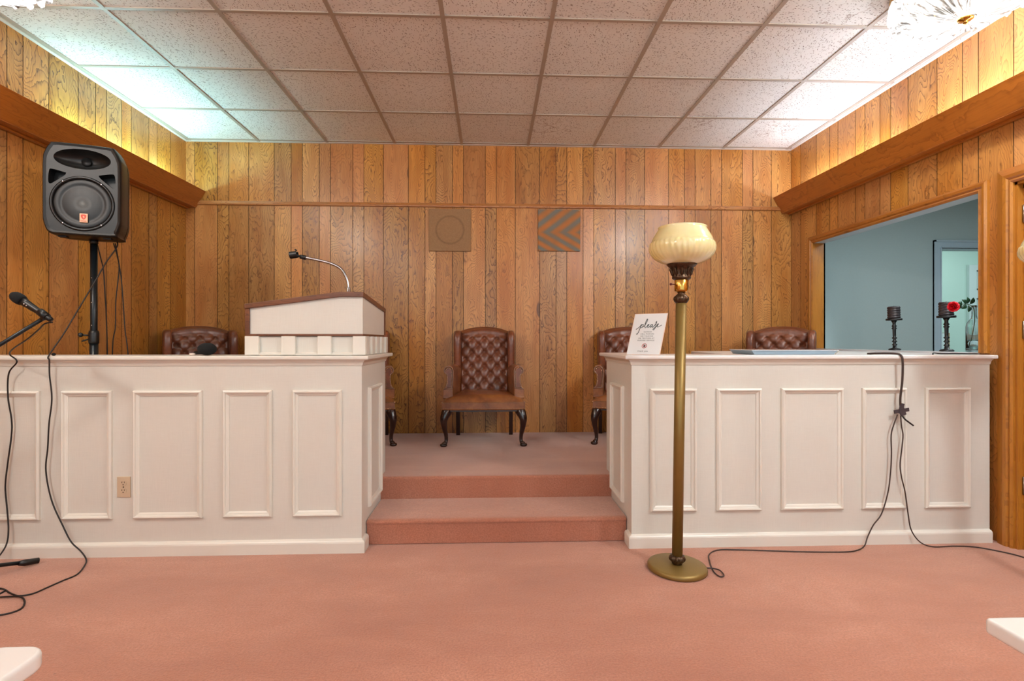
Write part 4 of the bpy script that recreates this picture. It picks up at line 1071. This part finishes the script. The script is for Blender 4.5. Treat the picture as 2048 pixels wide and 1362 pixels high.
# ------------------------------------------------------------------ tray on the desk, candle holders, bottle and rose
tr = thing('paper_tray', 'low grey metal tray with white top lying on the right counter', 'tray', (1.72, 2.84, CT+.001))
mb = MB(); mb.prism([(0, 0), (-.008, .022), (.26, .022), (.26, 0)], 'x', -.235, .225); mb.v = [(v[0]+(.018 if v[2] > .01 else 0)*(1 if v[0] < 0 else -1)*-1, v[1], v[2]) for v in mb.v]
mb.build('tray_body', M['tray'], tr)
mb = MB(); mb.box(-.256, .246, -.014, .264, .0225, .0255); mb.build('lid', M['desk'], tr, bevel=.001)
mb = MB(); mb.tube([(.225, -.012, .002), (.246, -.014, .022)], .003, 6); mb.build('end_bracket', M['ceramic_base'], tr)

def candle_holder(label, x, y, tilt):
    c = thing('candle_holder', label, 'candle holder', (x, y, 1.049), 0, 'turned black candle holders on the sill')
    mb = MB(); prof = [(0, 0), (.036, 0), (.038, .006), (.030, .012), (.013, .016), (.011, .03)]
    z = .03
    for k in range(3): prof += [(.009, z), (.017, z+.008), (.009, z+.016)]; z += .024
    prof += [(.010, z), (.011, z+.045), (.017, z+.052), (.010, z+.060), (.017, z+.068), (.010, z+.076), (.010, z+.090), (.020, z+.110), (0, z+.110)]
    mb.lathe(prof, 24); mb.build('turned_stem', M['black'], c)
    mb = MB(); mb.lathe([(0, .210), (.048, .210), (.049, .214), (.049, .222), (.046, .224), (0, .224)], 32); mb.build('plate', M['black'], c)
    mb = MB(); prof = [(0, .224)]
    for k in range(5): zz = .225+k*.0165; prof += [(.036, zz), (.039, zz+.004), (.039, zz+.011), (.036, zz+.0155)]
    prof += [(.034, .309), (0, .307)]
    mb.lathe(prof, 32); cd = mb.build('ribbed_candle', M['candle'], c)
    mb = MB(); mb.tube([(0, 0, .306), (.001, 0, .314)], .0012, 6); mb.build('wick', M['black_deep'], cd)
    c.rotation_euler = (0, radians(tilt), 0); return c
M['candle'] = m_plain('dark_ribbed_wax', (44, 36, 40), .4, noise=.6, nscale=60)
candle_holder('black turned candle holder standing alone on the sill of the wall opening', 2.855, 3.52, -1.5)
candle_holder('black turned candle holder behind the red rose on the sill', 2.855, 3.105, -.8)
bt = thing('glass_bottle', 'clear glass bottle holding a single red rose on the sill', 'bottle', (2.858, 2.925, 1.049))
outp = [(0, 0), (.034, 0), (.038, .004), (.039, .02), (.039, .150), (.036, .168), (.024, .188), (.0145, .200), (.0125, .215), (.0122, .262), (.0145, .264), (.0145, .274), (.0115, .276)]
inp = [(.0095, .276), (.0095, .215), (.0125, .203), (.022, .190), (.034, .167), (.0365, .150), (.0365, .012), (.02, .010), (0, .014)]
mb = MB(); mb.lathe(outp+inp, 36, caps=False); mb.build('bottle_glass', M['glass'], bt)
mb = MB(); mb.lathe([(0, .0145), (.036, .0145), (.036, .060), (0, .060)], 32); mb.build('water', M['water'], bt)
rs = thing('red_rose', 'red rose with dark green leaves leaning left out of the clear bottle', 'flower', (2.858, 2.925, 1.065))
stem = smooth_path([(-.025, .005, .004), (-.012, 0, .08), (.002, 0, .16), (.0015, 0, .21), (-.008, -.004, .245), (-.035, -.008, .262), (-.075, -.010, .268), (-.115, -.012, .262)], 6)
mb = MB(); mb.tube(stem, .0022, 8); mb.build('stem', M['stem'], rs)
random.seed(3)
def leaf(p, d, L, up):
    mb = MB(); d = Vector(d).normalized(); sd = d.cross(Vector(up)).normalized(); n_ = sd.cross(d)
    rows = []
    for k in range(9):
        t = k/8; w2 = L*.30*sin(pi*min(1, t*1.02))**.8; c0 = Vector(p)+d*L*t+n_*(.12*L*sin(pi*t))
        rows.append([c0-sd*w2+n_*w2*.25, c0+n_*0, c0+sd*w2+n_*w2*.25, c0+sd*w2+n_*(w2*.25-.0008), c0-n_*.0008, c0-sd*w2+n_*(w2*.25-.0008)])
    mb.rings([[tuple(v) for v in r] for r in rows], True, True, 0, True); mb.build('leaf', M['leaf'], rs)
for p, d in (((-.055, -.01, .268), (-.2, -.3, 1)), ((-.060, -.01, .268), (-1, -.2, .75)), ((-.058, -.01, .262), (-.9, -.1, -.6)), ((-.045, -.01, .260), (-.1, -.1, -1)), ((-.085, -.012, .266), (-1, -.3, .15)), ((-.035, -.01, .266), (.2, -.3, .9)), ((-.088, -.01, .262), (-.8, 0, -.5))):
    leaf(p, d, .042, (0, -1, .2))
bc = Vector((-.150, -.02, .250)); axd = Vector((-.9, -.45, -.15)).normalized(); qm = axd.to_track_quat('Z', 'Y').to_matrix().to_4x4()
for ringi, (cnt, rad_, op) in enumerate(((3, .009, .3), (4, .016, .5), (5, .022, .75), (6, .027, 1.0))):
    for k in range(cnt):
        a0 = 2*pi*(k+.37*ringi)/cnt; rows = []
        for j in range(7):
            t = j/6; rr = rad_*(.25+.75*sin(pi*.5*min(1, t*1.25)))*(1+.15*op*t*t); zz = -.018+.036*t-(.008*op*t**3)*(ringi)
            half = (pi/cnt*1.25)*(sin(pi*(.15+.75*t))**.5)
            row = []
            for m_ in range(7):
                aa = a0+half*(-1+2*m_/6); row.append(Vector((rr*cos(aa), rr*sin(aa), zz-.006*abs(-1+2*m_/6)**2*t)))
            rows.append(row)
        vs = []
        for row in rows: vs += [tuple(bc+(qm @ v)) for v in row]
        n0 = len(vs)
        for row in rows: vs += [tuple(bc+(qm @ (v*.96+Vector((0, 0, .0006))))) for v in row]
        fs = [(j*7+i, j*7+i+1, (j+1)*7+i+1, (j+1)*7+i) for j in range(6) for i in range(6)]
        fs += [tuple(n0+q_ for q_ in f[::-1]) for f in fs]
        mb = MB(); mb.add(vs, fs, 0, True); mb.build('petal', M['rose'], rs)
mb = MB(); mb.sphere(tuple(bc-axd*.022), .010, 12, 8); mb.build('calyx', M['stem'], rs)

# ------------------------------------------------------------------ white pews whose arm ends reach into the lower corners
def pew(label, xin, sgn, ytip, rnd, ang=0):
    p = thing('pew', label, 'pew', (xin, ytip, 0), ang, 'white pews facing the platform')
    s = sgn; L_ = 1.25
    def xs_(a, b): return (min(s*a, s*b), max(s*a, s*b))
    for k, off in enumerate((0, L_)):
        r = rnd; pts = []
        cx = [(r, -r, 90), (.105-r, -r, 90)]
        poly = [(0, -.50), (0, -r)]+[(r-r*cos(radians(t)), -r+r*sin(radians(t))) for t in range(10, 91, 10)]+[(.105-r+r*sin(radians(t)), -r+r*cos(radians(t))) for t in range(0, 91, 10)]+[(.105, -.50)]
        mb = MB(); mb.prism([(s*(u+off), v) for u, v in poly], 'z', .592, .620); mb.build('armrest', M['pew'], p, bevel=.007, bseg=3)
        a, b = xs_(off+.035, off+.070)
        mb = MB(); mb.prism([(-.10, 0), (-.10, .40), (-.12, .592), (-.50, .592), (-.56, .86), (-.60, .86), (-.55, 0)], 'x', a, b); mb.build('end_panel', M['pew'], p, bevel=.004)
    a, b = xs_(.07, L_+.035)
    mb = MB(); mb.prism([(-.12, .40), (-.12, .43), (-.50, .415), (-.50, .385)], 'x', a, b); mb.build('seat', M['pew'], p, bevel=.004)
    mb = MB(); mb.prism([(-.47, .42), (-.50, .42), (-.575, .86), (-.55, .86)], 'x', a, b); mb.build('backrest', M['pew'], p, bevel=.004)
    return p
M['pew'] = m_plain('white_pew_enamel', (232, 228, 224), .25, coat=.3)
pew('white pew whose square arm end shows in the lower right corner', .884, 1, .888, .010)
pew('white pew whose rounded arm end shows in the lower left corner', -.716, -1, .868, .034)
